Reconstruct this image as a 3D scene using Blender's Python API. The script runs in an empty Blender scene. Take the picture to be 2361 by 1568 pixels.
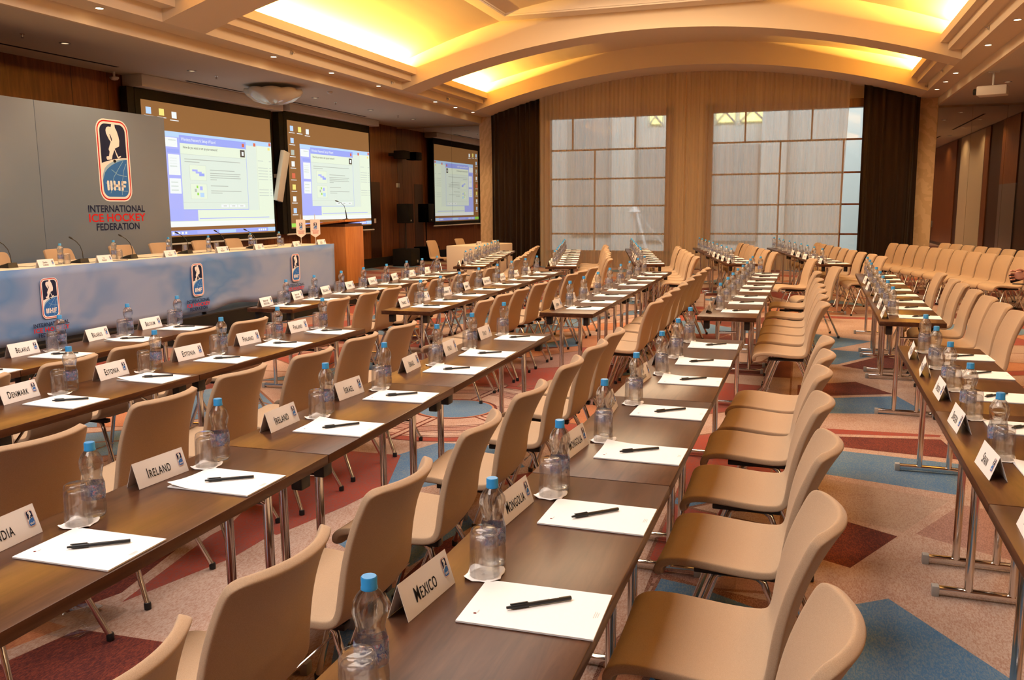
import bpy, bmesh, math, random
from mathutils import Vector, Matrix, Euler

random.seed(11)
SC = bpy.context.scene
COL = SC.collection
R_ = math.radians
PI = math.pi

# ------------------------------------------------------------------ camera
CAM_F, CAM_Z = 1981.23, 1.598
cam = bpy.data.cameras.new('camera')
cam.sensor_fit = 'HORIZONTAL'
cam.sensor_width = 36.0
cam.lens = 36.0 * CAM_F / 2361.0
cam.clip_start, cam.clip_end = 0.05, 200
camo = bpy.data.objects.new('camera', cam)
COL.objects.link(camo)
_r = Vector((0.94807156, 0.31797431, -0.00725624))
_u = Vector((-0.0419361, 0.1475866, 0.98815968))
_w = Vector((-0.31528031, 0.9365418, -0.15325726))
M = Matrix(((_r.x, _u.x, -_w.x, 0), (_r.y, _u.y, -_w.y, 0), (_r.z, _u.z, -_w.z, CAM_Z), (0, 0, 0, 1)))
camo.matrix_world = M
SC.camera = camo

# ------------------------------------------------------------------ render look
SC.view_settings.view_transform = 'Standard'
SC.view_settings.look = 'None'
SC.view_settings.gamma = 1.0
SC.view_settings.use_curve_mapping = False
SC.view_settings.exposure = 0.22
cy = SC.cycles
cy.max_bounces = 9
cy.diffuse_bounces = 4
cy.glossy_bounces = 4
cy.transmission_bounces = 8
cy.transparent_max_bounces = 16
cy.caustics_reflective = False
cy.caustics_refractive = False
cy.sample_clamp_indirect = 4.0
cy.blur_glossy = 0.5
cy.use_denoising = True

# ------------------------------------------------------------------ world
wd = bpy.data.worlds.new('world')
SC.world = wd
wd.use_nodes = True
wd.node_tree.nodes['Background'].inputs[0].default_value = (0.75, 0.82, 0.95, 1)
wd.node_tree.nodes['Background'].inputs[1].default_value = 0.45


# ------------------------------------------------------------------ lights
def area(name, loc, rot, sx, sy, energy, col, spread=180):
    l = bpy.data.lights.new(name, 'AREA')
    l.shape = 'RECTANGLE'
    l.size, l.size_y = sx, sy
    l.energy = energy
    l.color = col
    l.spread = R_(spread)
    o = bpy.data.objects.new(name, l)
    o.location = loc
    o.rotation_euler = rot
    COL.objects.link(o)
    return o


XC = -2.78            # centre line of the hall
COVE = (1.0, 0.53, 0.09)
# concealed cove strips behind the stepped cornices (both sides, each bay)
for y0, y1 in ((2.9, 9.4), (10.6, 16.5), (17.5, 20.75)):
    for s in (-1, 1):
        x = XC + s * 5.17
        area('cove_strip_light', (x, (y0 + y1) / 2, 4.36), (0, R_(180 + s * 12), 0), 0.12, y1 - y0, (850 if y0 > 17 else 340) * (y1 - y0), COVE)
# fill lamps added in the coffers; the near one stands in for the flash
for y0, y1, e, WHITE in ((-2.6, 1.5, 430, (1.0, 0.92, 0.86)), (3.6, 8.8, 440, (1.0, 0.86, 0.72)), (11.3, 15.2, 640, (1.0, 0.72, 0.44))):
    area('coffer_fill_light', (XC, (y0 + y1) / 2, 5.44), (0, 0, 0), 4.6, y1 - y0, e, WHITE)
# daylight over the courtyard outside the windows
area('courtyard_daylight', (-3, 24.2, 9.0), (R_(38), 0, 0), 14, 3, 1500, (0.9, 0.95, 1.0))

# ------------------------------------------------------------------ materials
MATS = {}


def pm(name, col, rough=0.6, metal=0.0, spec=0.5, coat=0.0, emit=None, estr=0.0, trans=0.0, ior=1.45, sheen=0.0):
    if name in MATS:
        return MATS[name]
    m = bpy.data.materials.new(name)
    m.use_nodes = True
    b = m.node_tree.nodes['Principled BSDF']
    b.inputs['Base Color'].default_value = (*col, 1)
    b.inputs['Roughness'].default_value = rough
    b.inputs['Metallic'].default_value = metal
    b.inputs['Specular IOR Level'].default_value = spec
    b.inputs['Coat Weight'].default_value = coat
    b.inputs['Coat Roughness'].default_value = 0.12
    b.inputs['Transmission Weight'].default_value = trans
    b.inputs['IOR'].default_value = ior
    b.inputs['Sheen Weight'].default_value = sheen
    if emit:
        b.inputs['Emission Color'].default_value = (*emit, 1)
        b.inputs['Emission Strength'].default_value = estr
    MATS[name] = m
    return m


def N(m, t, **kw):
    n = m.node_tree.nodes.new(t)
    for k, v in kw.items():
        setattr(n, k, v)
    return n


def L(m, a, b):
    m.node_tree.links.new(a, b)


def ramp(m, fac, stops):
    r = N(m, 'ShaderNodeValToRGB')
    els = r.color_ramp.elements
    while len(els) < len(stops):
        els.new(0.5)
    for e, (p, c) in zip(els, stops):
        e.position = p
        e.color = (*c, 1)
    L(m, fac, r.inputs[0])
    return r.outputs[0]


def noise(m, scale, detail=3, rough=0.5, vec=None, dist=0.0):
    n = N(m, 'ShaderNodeTexNoise')
    n.inputs['Scale'].default_value = scale
    n.inputs['Detail'].default_value = detail
    n.inputs['Roughness'].default_value = rough
    n.inputs['Distortion'].default_value = dist
    if vec is not None:
        L(m, vec, n.inputs['Vector'])
    return n.outputs[0]


def coords(m, scale=(1, 1, 1), kind='Object'):
    t = N(m, 'ShaderNodeTexCoord')
    mp = N(m, 'ShaderNodeMapping')
    mp.inputs['Scale'].default_value = scale
    L(m, t.outputs[kind], mp.inputs[0])
    return mp.outputs[0]


def bump(m, h, strength, dist=0.002):
    b = N(m, 'ShaderNodeBump')
    b.inputs['Strength'].default_value = strength
    b.inputs['Distance'].default_value = dist
    L(m, h, b.inputs['Height'])
    L(m, b.outputs[0], m.node_tree.nodes['Principled BSDF'].inputs['Normal'])


def bsdf(m):
    return m.node_tree.nodes['Principled BSDF']


def wood(name, c0, c1, c2, rough=0.35, scale=(9, 1.0, 9), coat=0.0, spec=0.5):
    m = pm(name, c1, rough, coat=coat, spec=spec)
    v = coords(m, scale)
    f = noise(m, 3.0, 6, 0.6, v, 0.6)
    L(m, ramp(m, f, ((0.3, c0), (0.5, c1), (0.72, c2))), bsdf(m).inputs['Base Color'])
    return m


M_WALNUT = wood('walnut_laminate', (0.040, 0.016, 0.009), (0.064, 0.027, 0.015), (0.088, 0.040, 0.022), 0.30, spec=0.18)
M_PANEL = wood('mahogany_veneer', (0.10, 0.03, 0.009), (0.16, 0.052, 0.015), (0.23, 0.085, 0.026), 0.32, (5, 5, 0.5), spec=0.5)
M_PANELD = wood('dark_veneer', (0.02, 0.008, 0.005), (0.03, 0.012, 0.007), (0.042, 0.018, 0.01), 0.35, (5, 5, 0.5))
M_BEECH = wood('lectern_beech', (0.40, 0.13, 0.03), (0.50, 0.18, 0.045), (0.56, 0.22, 0.06), 0.4, (5, 5, 0.6))
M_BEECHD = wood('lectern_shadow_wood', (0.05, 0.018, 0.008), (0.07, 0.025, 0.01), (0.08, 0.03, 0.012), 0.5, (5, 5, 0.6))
M_WFRAME = wood('window_oak', (0.15, 0.05, 0.016), (0.2, 0.07, 0.022), (0.25, 0.09, 0.03), 0.45, (6, 6, 0.8))
M_CHROME = pm('chrome', (0.72, 0.70, 0.68), 0.12, 1.0)
M_BLACK = pm('black_plastic', (0.012, 0.012, 0.013), 0.45)
M_BLACKM = pm('matt_black', (0.006, 0.006, 0.007), 0.8, spec=0.2)
M_GREYP = pm('grey_plastic', (0.35, 0.34, 0.33), 0.5)
M_WHITE = pm('white_paper', (0.86, 0.85, 0.85), 0.75, spec=0.2)
M_CARD = pm('white_card', (0.90, 0.87, 0.85), 0.7, spec=0.2)
M_INK = pm('black_ink', (0.015, 0.015, 0.018), 0.8, spec=0.1)
M_REDINK = pm('red_ink', (0.55, 0.02, 0.02), 0.7, spec=0.1)
M_DKRED = pm('dark_red_ink', (0.12, 0.01, 0.015), 0.7, spec=0.1)
M_NAVY = pm('navy_ink', (0.012, 0.018, 0.06), 0.7, spec=0.1)
M_BLUEINK = pm('blue_ink', (0.03, 0.14, 0.50), 0.7, spec=0.1)
M_PALEBLUE = pm('pale_blue_ink', (0.30, 0.48, 0.68), 0.7, spec=0.1)
M_GREYINK = pm('grey_ink', (0.55, 0.5, 0.5), 0.8, spec=0.1)
M_WINK = pm('white_ink', (0.85, 0.83, 0.82), 0.7, spec=0.1)
M_CAPB = pm('blue_cap', (0.03, 0.27, 0.62), 0.35)
M_PLASTER = pm('cream_plaster', (0.74, 0.62, 0.47), 0.8, spec=0.2)
M_PLASTERW = pm('white_plaster', (0.80, 0.72, 0.62), 0.8, spec=0.2)
M_BAY = pm('bay_ceiling_plaster', (0.62, 0.57, 0.50), 0.85, spec=0.2)
M_GOLDGLASS = pm('bowl_glass', (0.75, 0.72, 0.62), 0.18, spec=0.6)
M_STEELW = pm('white_metal', (0.72, 0.70, 0.67), 0.4)

# chair fabric
M_FABRIC = pm('beige_fabric', (0.42, 0.29, 0.19), 0.85, spec=0.25, sheen=0.15)
_v = coords(M_FABRIC)
_n = noise(M_FABRIC, 700, 2, 0.6, _v)
L(M_FABRIC, ramp(M_FABRIC, _n, ((0.3, (0.37, 0.25, 0.155)), (0.7, (0.48, 0.34, 0.225)))), bsdf(M_FABRIC).inputs['Base Color'])
bump(M_FABRIC, _n, 0.25, 0.001)

# drapes
M_DRAPE = pm('brown_velvet', (0.011, 0.006, 0.005), 0.9, spec=0.1, sheen=0.1)


def sheer_mat():
    m = bpy.data.materials.new('sheer_voile')
    m.use_nodes = True
    nt = m.node_tree
    nt.nodes.clear()
    out = nt.nodes.new('ShaderNodeOutputMaterial')
    tr = nt.nodes.new('ShaderNodeBsdfTransparent')
    df = nt.nodes.new('ShaderNodeBsdfDiffuse')
    tl = nt.nodes.new('ShaderNodeBsdfTranslucent')
    df.inputs[0].default_value = (0.85, 0.70, 0.50, 1)
    tl.inputs[0].default_value = (0.72, 0.60, 0.46, 1)
    mx = nt.nodes.new('ShaderNodeMixShader')
    mx.inputs[0].default_value = 0.35
    nt.links.new(df.outputs[0], mx.inputs[1])
    nt.links.new(tl.outputs[0], mx.inputs[2])
    # vertical thread density
    v = coords(m, (4.5, 1, 0.02))
    f = noise(m, 3.0, 4, 0.7, v)
    mr = nt.nodes.new('ShaderNodeMapRange')
    mr.inputs[1].default_value, mr.inputs[2].default_value = 0.3, 0.75
    mr.inputs[3].default_value, mr.inputs[4].default_value = 0.46, 0.62
    nt.links.new(f, mr.inputs[0])
    m2 = nt.nodes.new('ShaderNodeMixShader')
    nt.links.new(mr.outputs[0], m2.inputs[0])
    nt.links.new(tr.outputs[0], m2.inputs[1])
    nt.links.new(mx.outputs[0], m2.inputs[2])
    nt.links.new(m2.outputs[0], out.inputs[0])
    return m


M_SHEER = sheer_mat()


def clear_mat(name, ior, tint, fac):
    """clear glass or PET: straight-through light plus a refracting share and a clean surface gloss"""
    m = bpy.data.materials.new(name)
    m.use_nodes = True
    nt = m.node_tree
    nt.nodes.clear()
    out = nt.nodes.new('ShaderNodeOutputMaterial')
    tr = nt.nodes.new('ShaderNodeBsdfTransparent')
    tr.inputs[0].default_value = (*tint, 1)
    gl = nt.nodes.new('ShaderNodeBsdfGlass')
    gl.inputs['IOR'].default_value = ior
    gl.inputs['Roughness'].default_value = 0.0
    gl.inputs[0].default_value = (*tint, 1)
    mx = nt.nodes.new('ShaderNodeMixShader')
    mx.inputs[0].default_value = fac
    nt.links.new(tr.outputs[0], mx.inputs[1])
    nt.links.new(gl.outputs[0], mx.inputs[2])
    gs = nt.nodes.new('ShaderNodeBsdfGlossy')
    gs.inputs['Roughness'].default_value = 0.02
    lw = nt.nodes.new('ShaderNodeLayerWeight')
    lw.inputs[0].default_value = 0.5
    pw = nt.nodes.new('ShaderNodeMath')
    pw.operation = 'POWER'
    pw.inputs[1].default_value = 4.5
    nt.links.new(lw.outputs['Facing'], pw.inputs[0])
    fr = nt.nodes.new('ShaderNodeMath')
    fr.operation = 'MULTIPLY_ADD'
    fr.inputs[1].default_value = 0.6
    fr.inputs[2].default_value = 0.045
    nt.links.new(pw.outputs[0], fr.inputs[0])
    m2 = nt.nodes.new('ShaderNodeMixShader')
    nt.links.new(fr.outputs[0], m2.inputs[0])
    nt.links.new(mx.outputs[0], m2.inputs[1])
    nt.links.new(gs.outputs[0], m2.inputs[2])
    nt.links.new(m2.outputs[0], out.inputs[0])
    return m


M_WATER = clear_mat('water_filled_pet', 1.34, (0.97, 0.99, 1.0), 0.45)
M_GLASS = clear_mat('tumbler_glass', 1.47, (1, 1, 1), 0.2)
M_ACRYL = clear_mat('clear_acrylic', 1.3, (0.99, 0.99, 0.98), 0.06)
M_PANE = clear_mat('window_glass', 1.05, (0.93, 0.96, 0.95), 0.25)
M_MIRROR = pm('mirror_silver', (0.62, 0.60, 0.57), 0.015, 1.0)


def label_mat():
    m = bpy.data.materials.new('bottle_label_print')
    m.use_nodes = True
    nt = m.node_tree
    b = bsdf(m)
    b.inputs['Roughness'].default_value = 0.35
    v = coords(m, (1, 1, 1))
    f = noise(m, 70, 2, 0.5, v)
    c = ramp(m, f, ((0.0, (0.55, 0.62, 0.75)), (0.46, (0.30, 0.38, 0.55)), (0.52, (0.05, 0.10, 0.42)), (0.58, (0.55, 0.60, 0.72)), (0.63, (0.6, 0.08, 0.2)), (0.68, (0.6, 0.66, 0.78))))
    L(m, c, b.inputs['Base Color'])
    a = ramp(m, noise(m, 45, 2, 0.5, v), ((0.38, (0.12, 0.12, 0.12)), (0.6, (0.62, 0.62, 0.62))))
    L(m, a, b.inputs['Alpha'])
    return m


M_LABEL = label_mat()


# ------------------------------------------------------------------ mesh builder
class MB:
    def __init__(s):
        s.v, s.f, s.m, s.mats = [], [], [], []

    def mi(s, mat):
        if mat not in s.mats:
            s.mats.append(mat)
        return s.mats.index(mat)

    def add(s, vs, fs, mat, T=None):
        o = len(s.v)
        s.v += [tuple(T @ Vector(p)) if T else tuple(p) for p in vs]
        k = s.mi(mat)
        for f in fs:
            s.f.append(tuple(i + o for i in f))
            s.m.append(k)
        return s

    def quad(s, a, b, c, d, mat):
        return s.add([a, b, c, d], [(0, 1, 2, 3)], mat)

    def poly(s, pts, mat):
        return s.add(pts, [tuple(range(len(pts)))], mat)

    def box(s, x0, x1, y0, y1, z0, z1, mat, bev=0.0, T=None):
        if bev <= 0:
            vs = [(x0, y0, z0), (x1, y0, z0), (x1, y1, z0), (x0, y1, z0), (x0, y0, z1), (x1, y0, z1), (x1, y1, z1), (x0, y1, z1)]
            return s.add(vs, [(0, 3, 2, 1), (4, 5, 6, 7), (0, 1, 5, 4), (1, 2, 6, 5), (2, 3, 7, 6), (3, 0, 4, 7)], mat, T)
        bm = bmesh.new()
        bmesh.ops.create_cube(bm, size=1.0)
        for q in bm.verts:
            q.co = Vector(((x0 + x1) / 2 + q.co.x * (x1 - x0), (y0 + y1) / 2 + q.co.y * (y1 - y0), (z0 + z1) / 2 + q.co.z * (z1 - z0)))
        bmesh.ops.bevel(bm, geom=list(bm.edges), offset=bev, segments=2, affect='EDGES', profile=0.5)
        bm.verts.index_update()
        s.add([q.co[:] for q in bm.verts], [[q.index for q in f.verts] for f in bm.faces], mat, T)
        bm.free()
        return s

    def tube(s, pts, r, mat, n=8, cap=True, T=None):
        pts = [Vector(p) for p in pts]
        rs = r if isinstance(r, (list, tuple)) else [r] * len(pts)
        vs, fs = [], []
        prev = None
        for i, p in enumerate(pts):
            d = (pts[min(i + 1, len(pts) - 1)] - pts[max(i - 1, 0)]).normalized()
            if prev is None:
                a = Vector((0, 0, 1)) if abs(d.z) < 0.9 else Vector((1, 0, 0))
                x = d.cross(a).normalized()
            else:
                x = (prev - d * prev.dot(d)).normalized()
            prev = x
            y = d.cross(x)
            for k in range(n):
                t = 2 * PI * k / n
                vs.append(p + x * (rs[i] * math.cos(t)) + y * (rs[i] * math.sin(t)))
        for i in range(len(pts) - 1):
            for k in range(n):
                a, b = i * n + k, i * n + (k + 1) % n
                fs.append((a, b, b + n, a + n))
        if cap:
            fs.append(tuple(range(n - 1, -1, -1)))
            fs.append(tuple(range((len(pts) - 1) * n, len(pts) * n)))
        return s.add(vs, fs, mat, T)

    def lathe(s, prof, mat, n=24, T=None, close=False):
        vs, fs = [], []
        for r, z in prof:
            for k in range(n):
                t = 2 * PI * k / n
                vs.append((r * math.cos(t), r * math.sin(t), z))
        m = len(prof)
        for i in range(m if close else m - 1):
            j = (i + 1) % m
            for k in range(n):
                k2 = (k + 1) % n
                fs.append((i * n + k, i * n + k2, j * n + k2, j * n + k))
        if not close:
            fs.append(tuple(range(n - 1, -1, -1)))
            fs.append(tuple(range((m - 1) * n, m * n)))
        return s.add(vs, fs, mat, T)

    def prism(s, pts, y0, y1, mat):
        """closed (x, z) outline extruded along Y"""
        n = len(pts)
        vs = [(x, y0, z) for x, z in pts] + [(x, y1, z) for x, z in pts]
        fs = [tuple(range(n)), tuple(range(2 * n - 1, n - 1, -1))]
        fs += [(i, i + n, (i + 1) % n + n, (i + 1) % n) for i in range(n)]
        return s.add(vs, fs, mat)

    def mesh(s, name, smooth=35):
        me = bpy.data.meshes.new(name)
        me.from_pydata([tuple(p) for p in s.v], [], s.f)
        for m in s.mats:
            me.materials.append(m)
        me.polygons.foreach_set('material_index', s.m)
        me.update()
        if smooth:
            me.polygons.foreach_set('use_smooth', [True] * len(me.polygons))
            me.set_sharp_from_angle(angle=R_(smooth))
        return me

    def build(s, name, parent=None, smooth=35, loc=None, rot=None):
        return link(name, s.mesh(name, smooth), parent, loc, rot)


def fixn(me):
    bm = bmesh.new()
    bm.from_mesh(me)
    bmesh.ops.recalc_face_normals(bm, faces=bm.faces)
    bm.to_mesh(me)
    bm.free()


def link(name, data, parent=None, loc=None, rot=None):
    o = bpy.data.objects.new(name, data)
    COL.objects.link(o)
    if parent:
        o.parent = parent
    if loc:
        o.location = loc
    if rot:
        o.rotation_euler = rot
    return o


def tag(o, label, cat, group=None):
    o['label'], o['category'] = label, cat
    if group:
        o['group'] = group
    return o


def thing(name, label, cat, loc=(0, 0, 0), rz=0.0, group=None):
    o = link(name, None, None, loc, (0, 0, rz))
    o.empty_display_size = 0.1
    return tag(o, label, cat, group)


def struct(o):
    o['kind'] = 'structure'
    return o


def dup(src, loc, rz, label=None, group=None, cat=None):
    r = src.copy()
    COL.objects.link(r)
    r.location = loc
    e = src.rotation_euler
    r.rotation_euler = (e[0], e[1], rz)
    if label:
        r['label'] = label
    if group:
        r['group'] = group
    for ch in src.children:
        c = ch.copy()
        COL.objects.link(c)
        c.parent = r
        for g in ch.children:
            d = g.copy()
            COL.objects.link(d)
            d.parent = c
    return r


ORD = ['first', 'second', 'third', 'fourth', 'fifth', 'sixth', 'seventh', 'eighth', 'ninth', 'tenth', 'eleventh', 'twelfth']


class Protos:
    """first use moves the prototype itself, later uses copy it"""

    def __init__(s, o):
        s.o, s.used = o, False

    def put(s, loc, rz, label, group):
        if not s.used:
            s.used = True
            s.o.location = loc
            e = s.o.rotation_euler
            s.o.rotation_euler = (e[0], e[1], rz)
            s.o['label'] = label
            s.o['group'] = group
            return s.o
        return dup(s.o, loc, rz, label, group)


# ------------------------------------------------------------------ lettering
_TXT = {}
DG = None


def text_mesh(body, size, mat, xs=0.62, bold=0.018, small=False, align='CENTER', ext=0.0, shear=0.0):
    key = (body, size, mat.name, xs, bold, small, align)
    if key in _TXT:
        return _TXT[key]
    cu = bpy.data.curves.new('lettering', 'FONT')
    cu.body = body
    cu.size = size
    cu.align_x = align
    cu.align_y = 'CENTER'
    cu.offset = bold * size
    cu.extrude = ext
    cu.shear = shear
    cu.resolution_u = 3
    cu.space_line = 0.85
    cu.space_character = 1.12 if small else 1.0
    if small:
        cu.small_caps_scale = 0.78
        for i, ch in enumerate(body):
            if ch.islower():
                cu.body_format[i].use_small_caps = True
    o = bpy.data.objects.new('lettering_tmp', cu)
    COL.objects.link(o)
    bpy.context.view_layer.update()
    dg = bpy.context.evaluated_depsgraph_get()
    me = bpy.data.meshes.new_from_object(o.evaluated_get(dg))
    bpy.data.objects.remove(o)
    bpy.data.curves.remove(cu)
    me.transform(Matrix.Diagonal((xs, 1, 1, 1)))
    me.name = 'lettering'
    me.materials.clear()
    me.materials.append(mat)
    _TXT[key] = me
    return me


FACE_PX = (R_(90), 0, R_(90))      # local x -> +Y, y -> +Z, z -> +X (surfaces that face +X)
FACE_MY = (R_(90), 0, 0)           # faces -Y


def rrect(w, h, r, n=6, cx=0, cy=0):
    pts = []
    for qx, qy, a0 in ((1, 1, 0), (-1, 1, 90), (-1, -1, 180), (1, -1, 270)):
        for i in range(n + 1):
            a = R_(a0 + 90 * i / n)
            pts.append((cx + qx * (w / 2 - r) + r * math.cos(a), cy + qy * (h / 2 - r) + r * math.sin(a)))
    return pts


def emblem_mesh(dz=0.0006):
    """hockey federation badge, 1 unit tall, drawn in XY facing +Z"""
    m = MB()

    def flat(pts, mat, z):
        m.poly([(x, y, z * dz) for x, y in pts], mat)

    W, H = 0.535, 1.0
    flat(rrect(W, H, 0.14), M_WINK, 1)
    flat(rrect(W - 0.03, H - 0.03, 0.13), M_REDINK, 2)
    flat(rrect(W - 0.065, H - 0.065, 0.11), M_WINK, 3)
    w, h, r = W - 0.115, H - 0.115, 0.095
    base = rrect(w, h, r, 8)

    def arc1(x):    # underside of the navy field
        t = (x + w / 2) / w
        return -0.035 + 0.075 * math.sin(t * PI / 2)

    def arc2(x):    # upper edge of the globe
        t = (x + w / 2) / w
        return -0.19 + 0.215 * math.sqrt(max(0, 1 - (1 - t) ** 2))

    top = [(x, y) for x, y in base if y > 0.1]
    xs = [-w / 2 + w * i / 10 for i in range(11)]
    navy = [p for p in base if p[1] > 0.1] + [(x, arc1(x)) for x in xs]
    flat(navy, M_NAVY, 4)
    bl = [p for p in base if p[1] < -0.25] + [(x, arc2(x)) for x in reversed(xs)]
    flat(bl, M_BLUEINK, 4)
    flat([(x, arc2(x)) for x in xs] + [(x, arc2(x) - 0.05 * (1 - i / 10) - 0.004) for i, x in reversed(list(enumerate(xs)))], M_PALEBLUE, 5)
    # globe lines
    for pts in ([(-0.10, -0.40), (-0.03, -0.2), (0.07, -0.08), (0.14, 0.0)], [(0.09, -0.42), (0.1, -0.28), (0.14, -0.12), (0.19, -0.03)],
                [(-0.06, -0.11), (0.04, -0.17), (0.19, -0.19)], [(-0.17, -0.27), (-0.05, -0.34), (0.1, -0.37), (0.19, -0.37)]):
        for (xa, ya), (xb, yb) in zip(pts, pts[1:]):
            d = Vector((xb - xa, yb - ya))
            nrm = Vector((-d.y, d.x)).normalized() * 0.0035
            flat([(xa + nrm.x, ya + nrm.y), (xb + nrm.x, yb + nrm.y), (xb - nrm.x, yb - nrm.y), (xa - nrm.x, ya - nrm.y)], M_PALEBLUE, 6)
    # player: traced outline
    src = [(372, 158), (408, 162), (414, 205), (436, 245), (458, 310), (468, 360), (466, 425), (412, 458), (402, 492), (386, 540), (380, 588),
           (350, 594), (326, 596), (314, 575), (318, 556), (344, 552), (352, 498), (340, 468), (352, 420), (364, 378), (344, 352), (326, 318), (308, 282),
           (302, 245), (308, 215), (330, 200), (364, 202)]

    def uv(px, py):
        xl = 172 + .09 * (py - 105)
        xr = 572 + .06 * (py - 105)
        u = (px - xl) / (xr - xl) - 0.5
        return (u * W, 0.5 - (py - 112) / 980.0)
    flat([uv(*p) for p in reversed(src)], M_WINK, 5)
    flat([uv(*p) for p in reversed([(346, 288), (356, 292), (376, 336), (380, 362), (372, 372), (360, 330)])], M_NAVY, 6)
    flat([uv(*p) for p in reversed([(404, 458), (414, 462), (456, 552), (486, 538), (488, 554), (458, 572), (446, 566)])], M_WINK, 5)
    px, py = uv(412, 607)
    flat([(px + 0.026 * math.cos(t * PI / 6), py + 0.018 * math.sin(t * PI / 6)) for t in range(12)], M_INK, 6)

    def bar(x0, x1, y0, y1):
        flat(rrect(x1 - x0, y1 - y0, min(x1 - x0, y1 - y0) * 0.35, 2, (x0 + x1) / 2, (y0 + y1) / 2), M_WINK, 7)
    y0, y1, b = -0.365, -0.245, 0.034
    bar(-0.15, -0.15 + b, y0, y1)
    bar(-0.10, -0.10 + b, y0, y1)
    bar(-0.045, -0.045 + b, y0, y1)
    bar(0.03, 0.03 + b, y0, y1)
    bar(-0.045, 0.064, -0.322, -0.29)
    bar(0.085, 0.085 + b, y0, y1)
    bar(0.085, 0.172, -0.277, y1)
    bar(0.085, 0.158, -0.325, -0.296)
    return m.mesh('emblem', 0)


EMB = emblem_mesh()


def federation_text(parent, y, ztop, width, X, pre=''):
    """three lines of lettering on a plane that faces +X; local coordinates of parent"""
    s = width / 1.0
    for body, dz, mat, k, xs in (('INTERNATIONAL', 0.0, M_NAVY, 0.125, 0.78), ('ICE HOCKEY', -0.117, M_REDINK, 0.142, 0.88), ('FEDERATION', -0.232, M_NAVY, 0.125, 0.76)):
        me = text_mesh(body, k * s, mat, xs, 0.02)
        # fit the line to its measured width
        wx = max(v.co.x for v in me.vertices) - min(v.co.x for v in me.vertices)
        want = {'INTERNATIONAL': 1.0, 'ICE HOCKEY': 1.0, 'FEDERATION': 0.76}[body] * s
        o = link('lettering', me, parent, (X, y, ztop + dz * s), FACE_PX)
        o.scale = (want / wx, 1, 1)


# ================================================================== SETTING
XL, XR, YF, YN = -10.95, 5.03, 22.48, -3.6
FX_L, FX_R = XC - 5.63, XC + 5.60       # fascia planes
ZB = 3.83                                # side-bay ceilings

# ---- carpet: shards of colour with stitched borders
COLS = {'b': (0.055, 0.145, 0.29), 'c': (0.46, 0.33, 0.27), 'm': (0.065, 0.012, 0.012), 'r': (0.30, 0.042, 0.022), 'o': (0.45, 0.20, 0.10), 'p': (0.36, 0.20, 0.16), 'g': (0.40, 0.29, 0.23)}
ALT = {'b': (0.15, 0.21, 0.27), 'c': (0.34, 0.19, 0.14), 'm': (0.18, 0.035, 0.02), 'r': (0.20, 0.07, 0.06), 'o': (0.36, 0.12, 0.06), 'p': (0.24, 0.12, 0.10), 'g': (0.30, 0.18, 0.14)}


def carpet_mat(k):
    m = pm('carpet_' + {'b': 'blue', 'c': 'sand', 'm': 'maroon', 'r': 'rust', 'o': 'amber', 'p': 'mauve', 'g': 'stone'}[k], COLS[k], 0.95, spec=0.1, sheen=0.1)
    v = coords(m, (1, 0.35, 1))
    f = noise(m, 190, 2, 0.7, v)
    g = noise(m, 3.2, 3, 0.6, coords(m))
    a = N(m, 'ShaderNodeMath', operation='ADD')
    L(m, f, a.inputs[0])
    s = N(m, 'ShaderNodeMath', operation='MULTIPLY')
    L(m, g, s.inputs[0])
    s.inputs[1].default_value = 0.35
    L(m, s.outputs[0], a.inputs[1])
    c = ramp(m, a.outputs[0], ((0.58, COLS[k]), (0.82, ALT[k])))
    L(m, c, bsdf(m).inputs['Base Color'])
    bump(m, f, 0.5, 0.003)
    return m


CM = {k: carpet_mat(k) for k in COLS}
M_EDGE = pm('carpet_border', (0.22, 0.085, 0.055), 0.95, spec=0.1)
_f = noise(M_EDGE, 260, 2, 0.7, coords(M_EDGE))
L(M_EDGE, ramp(M_EDGE, _f, ((0.35, (0.34, 0.20, 0.14)), (0.6, (0.12, 0.035, 0.025)))), bsdf(M_EDGE).inputs['Base Color'])


def inset(poly, d):
    n = len(poly)
    c = Vector((sum(p[0] for p in poly) / n, sum(p[1] for p in poly) / n))
    A = sum(poly[i][0] * poly[(i + 1) % n][1] - poly[(i + 1) % n][0] * poly[i][1] for i in range(n))
    P = [Vector(p) for p in (poly if A > 0 else poly[::-1])]
    out = P
    for i in range(n):
        a, b = P[i], P[(i + 1) % n]
        e = (b - a)
        if e.length < 1e-6:
            continue
        nr = Vector((-e.y, e.x)).normalized()
        q = []
        for j in range(len(out)):
            u, v = out[j], out[(j + 1) % len(out)]
            du, dv = (u - a).dot(nr) - d, (v - a).dot(nr) - d
            if du >= 0:
                q.append(u)
            if du * dv < 0:
                q.append(u + (v - u) * (du / (du - dv)))
        out = q
        if len(out) < 3:
            return []
    return out


fl = MB()
fl.quad((XL - .1, YN - .1, 0), (XR + .1, YN - .1, 0), (XR + .1, YF + .1, 0), (XL - .1, YF + .1, 0), M_EDGE)
rnd = random.Random(5)


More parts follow.
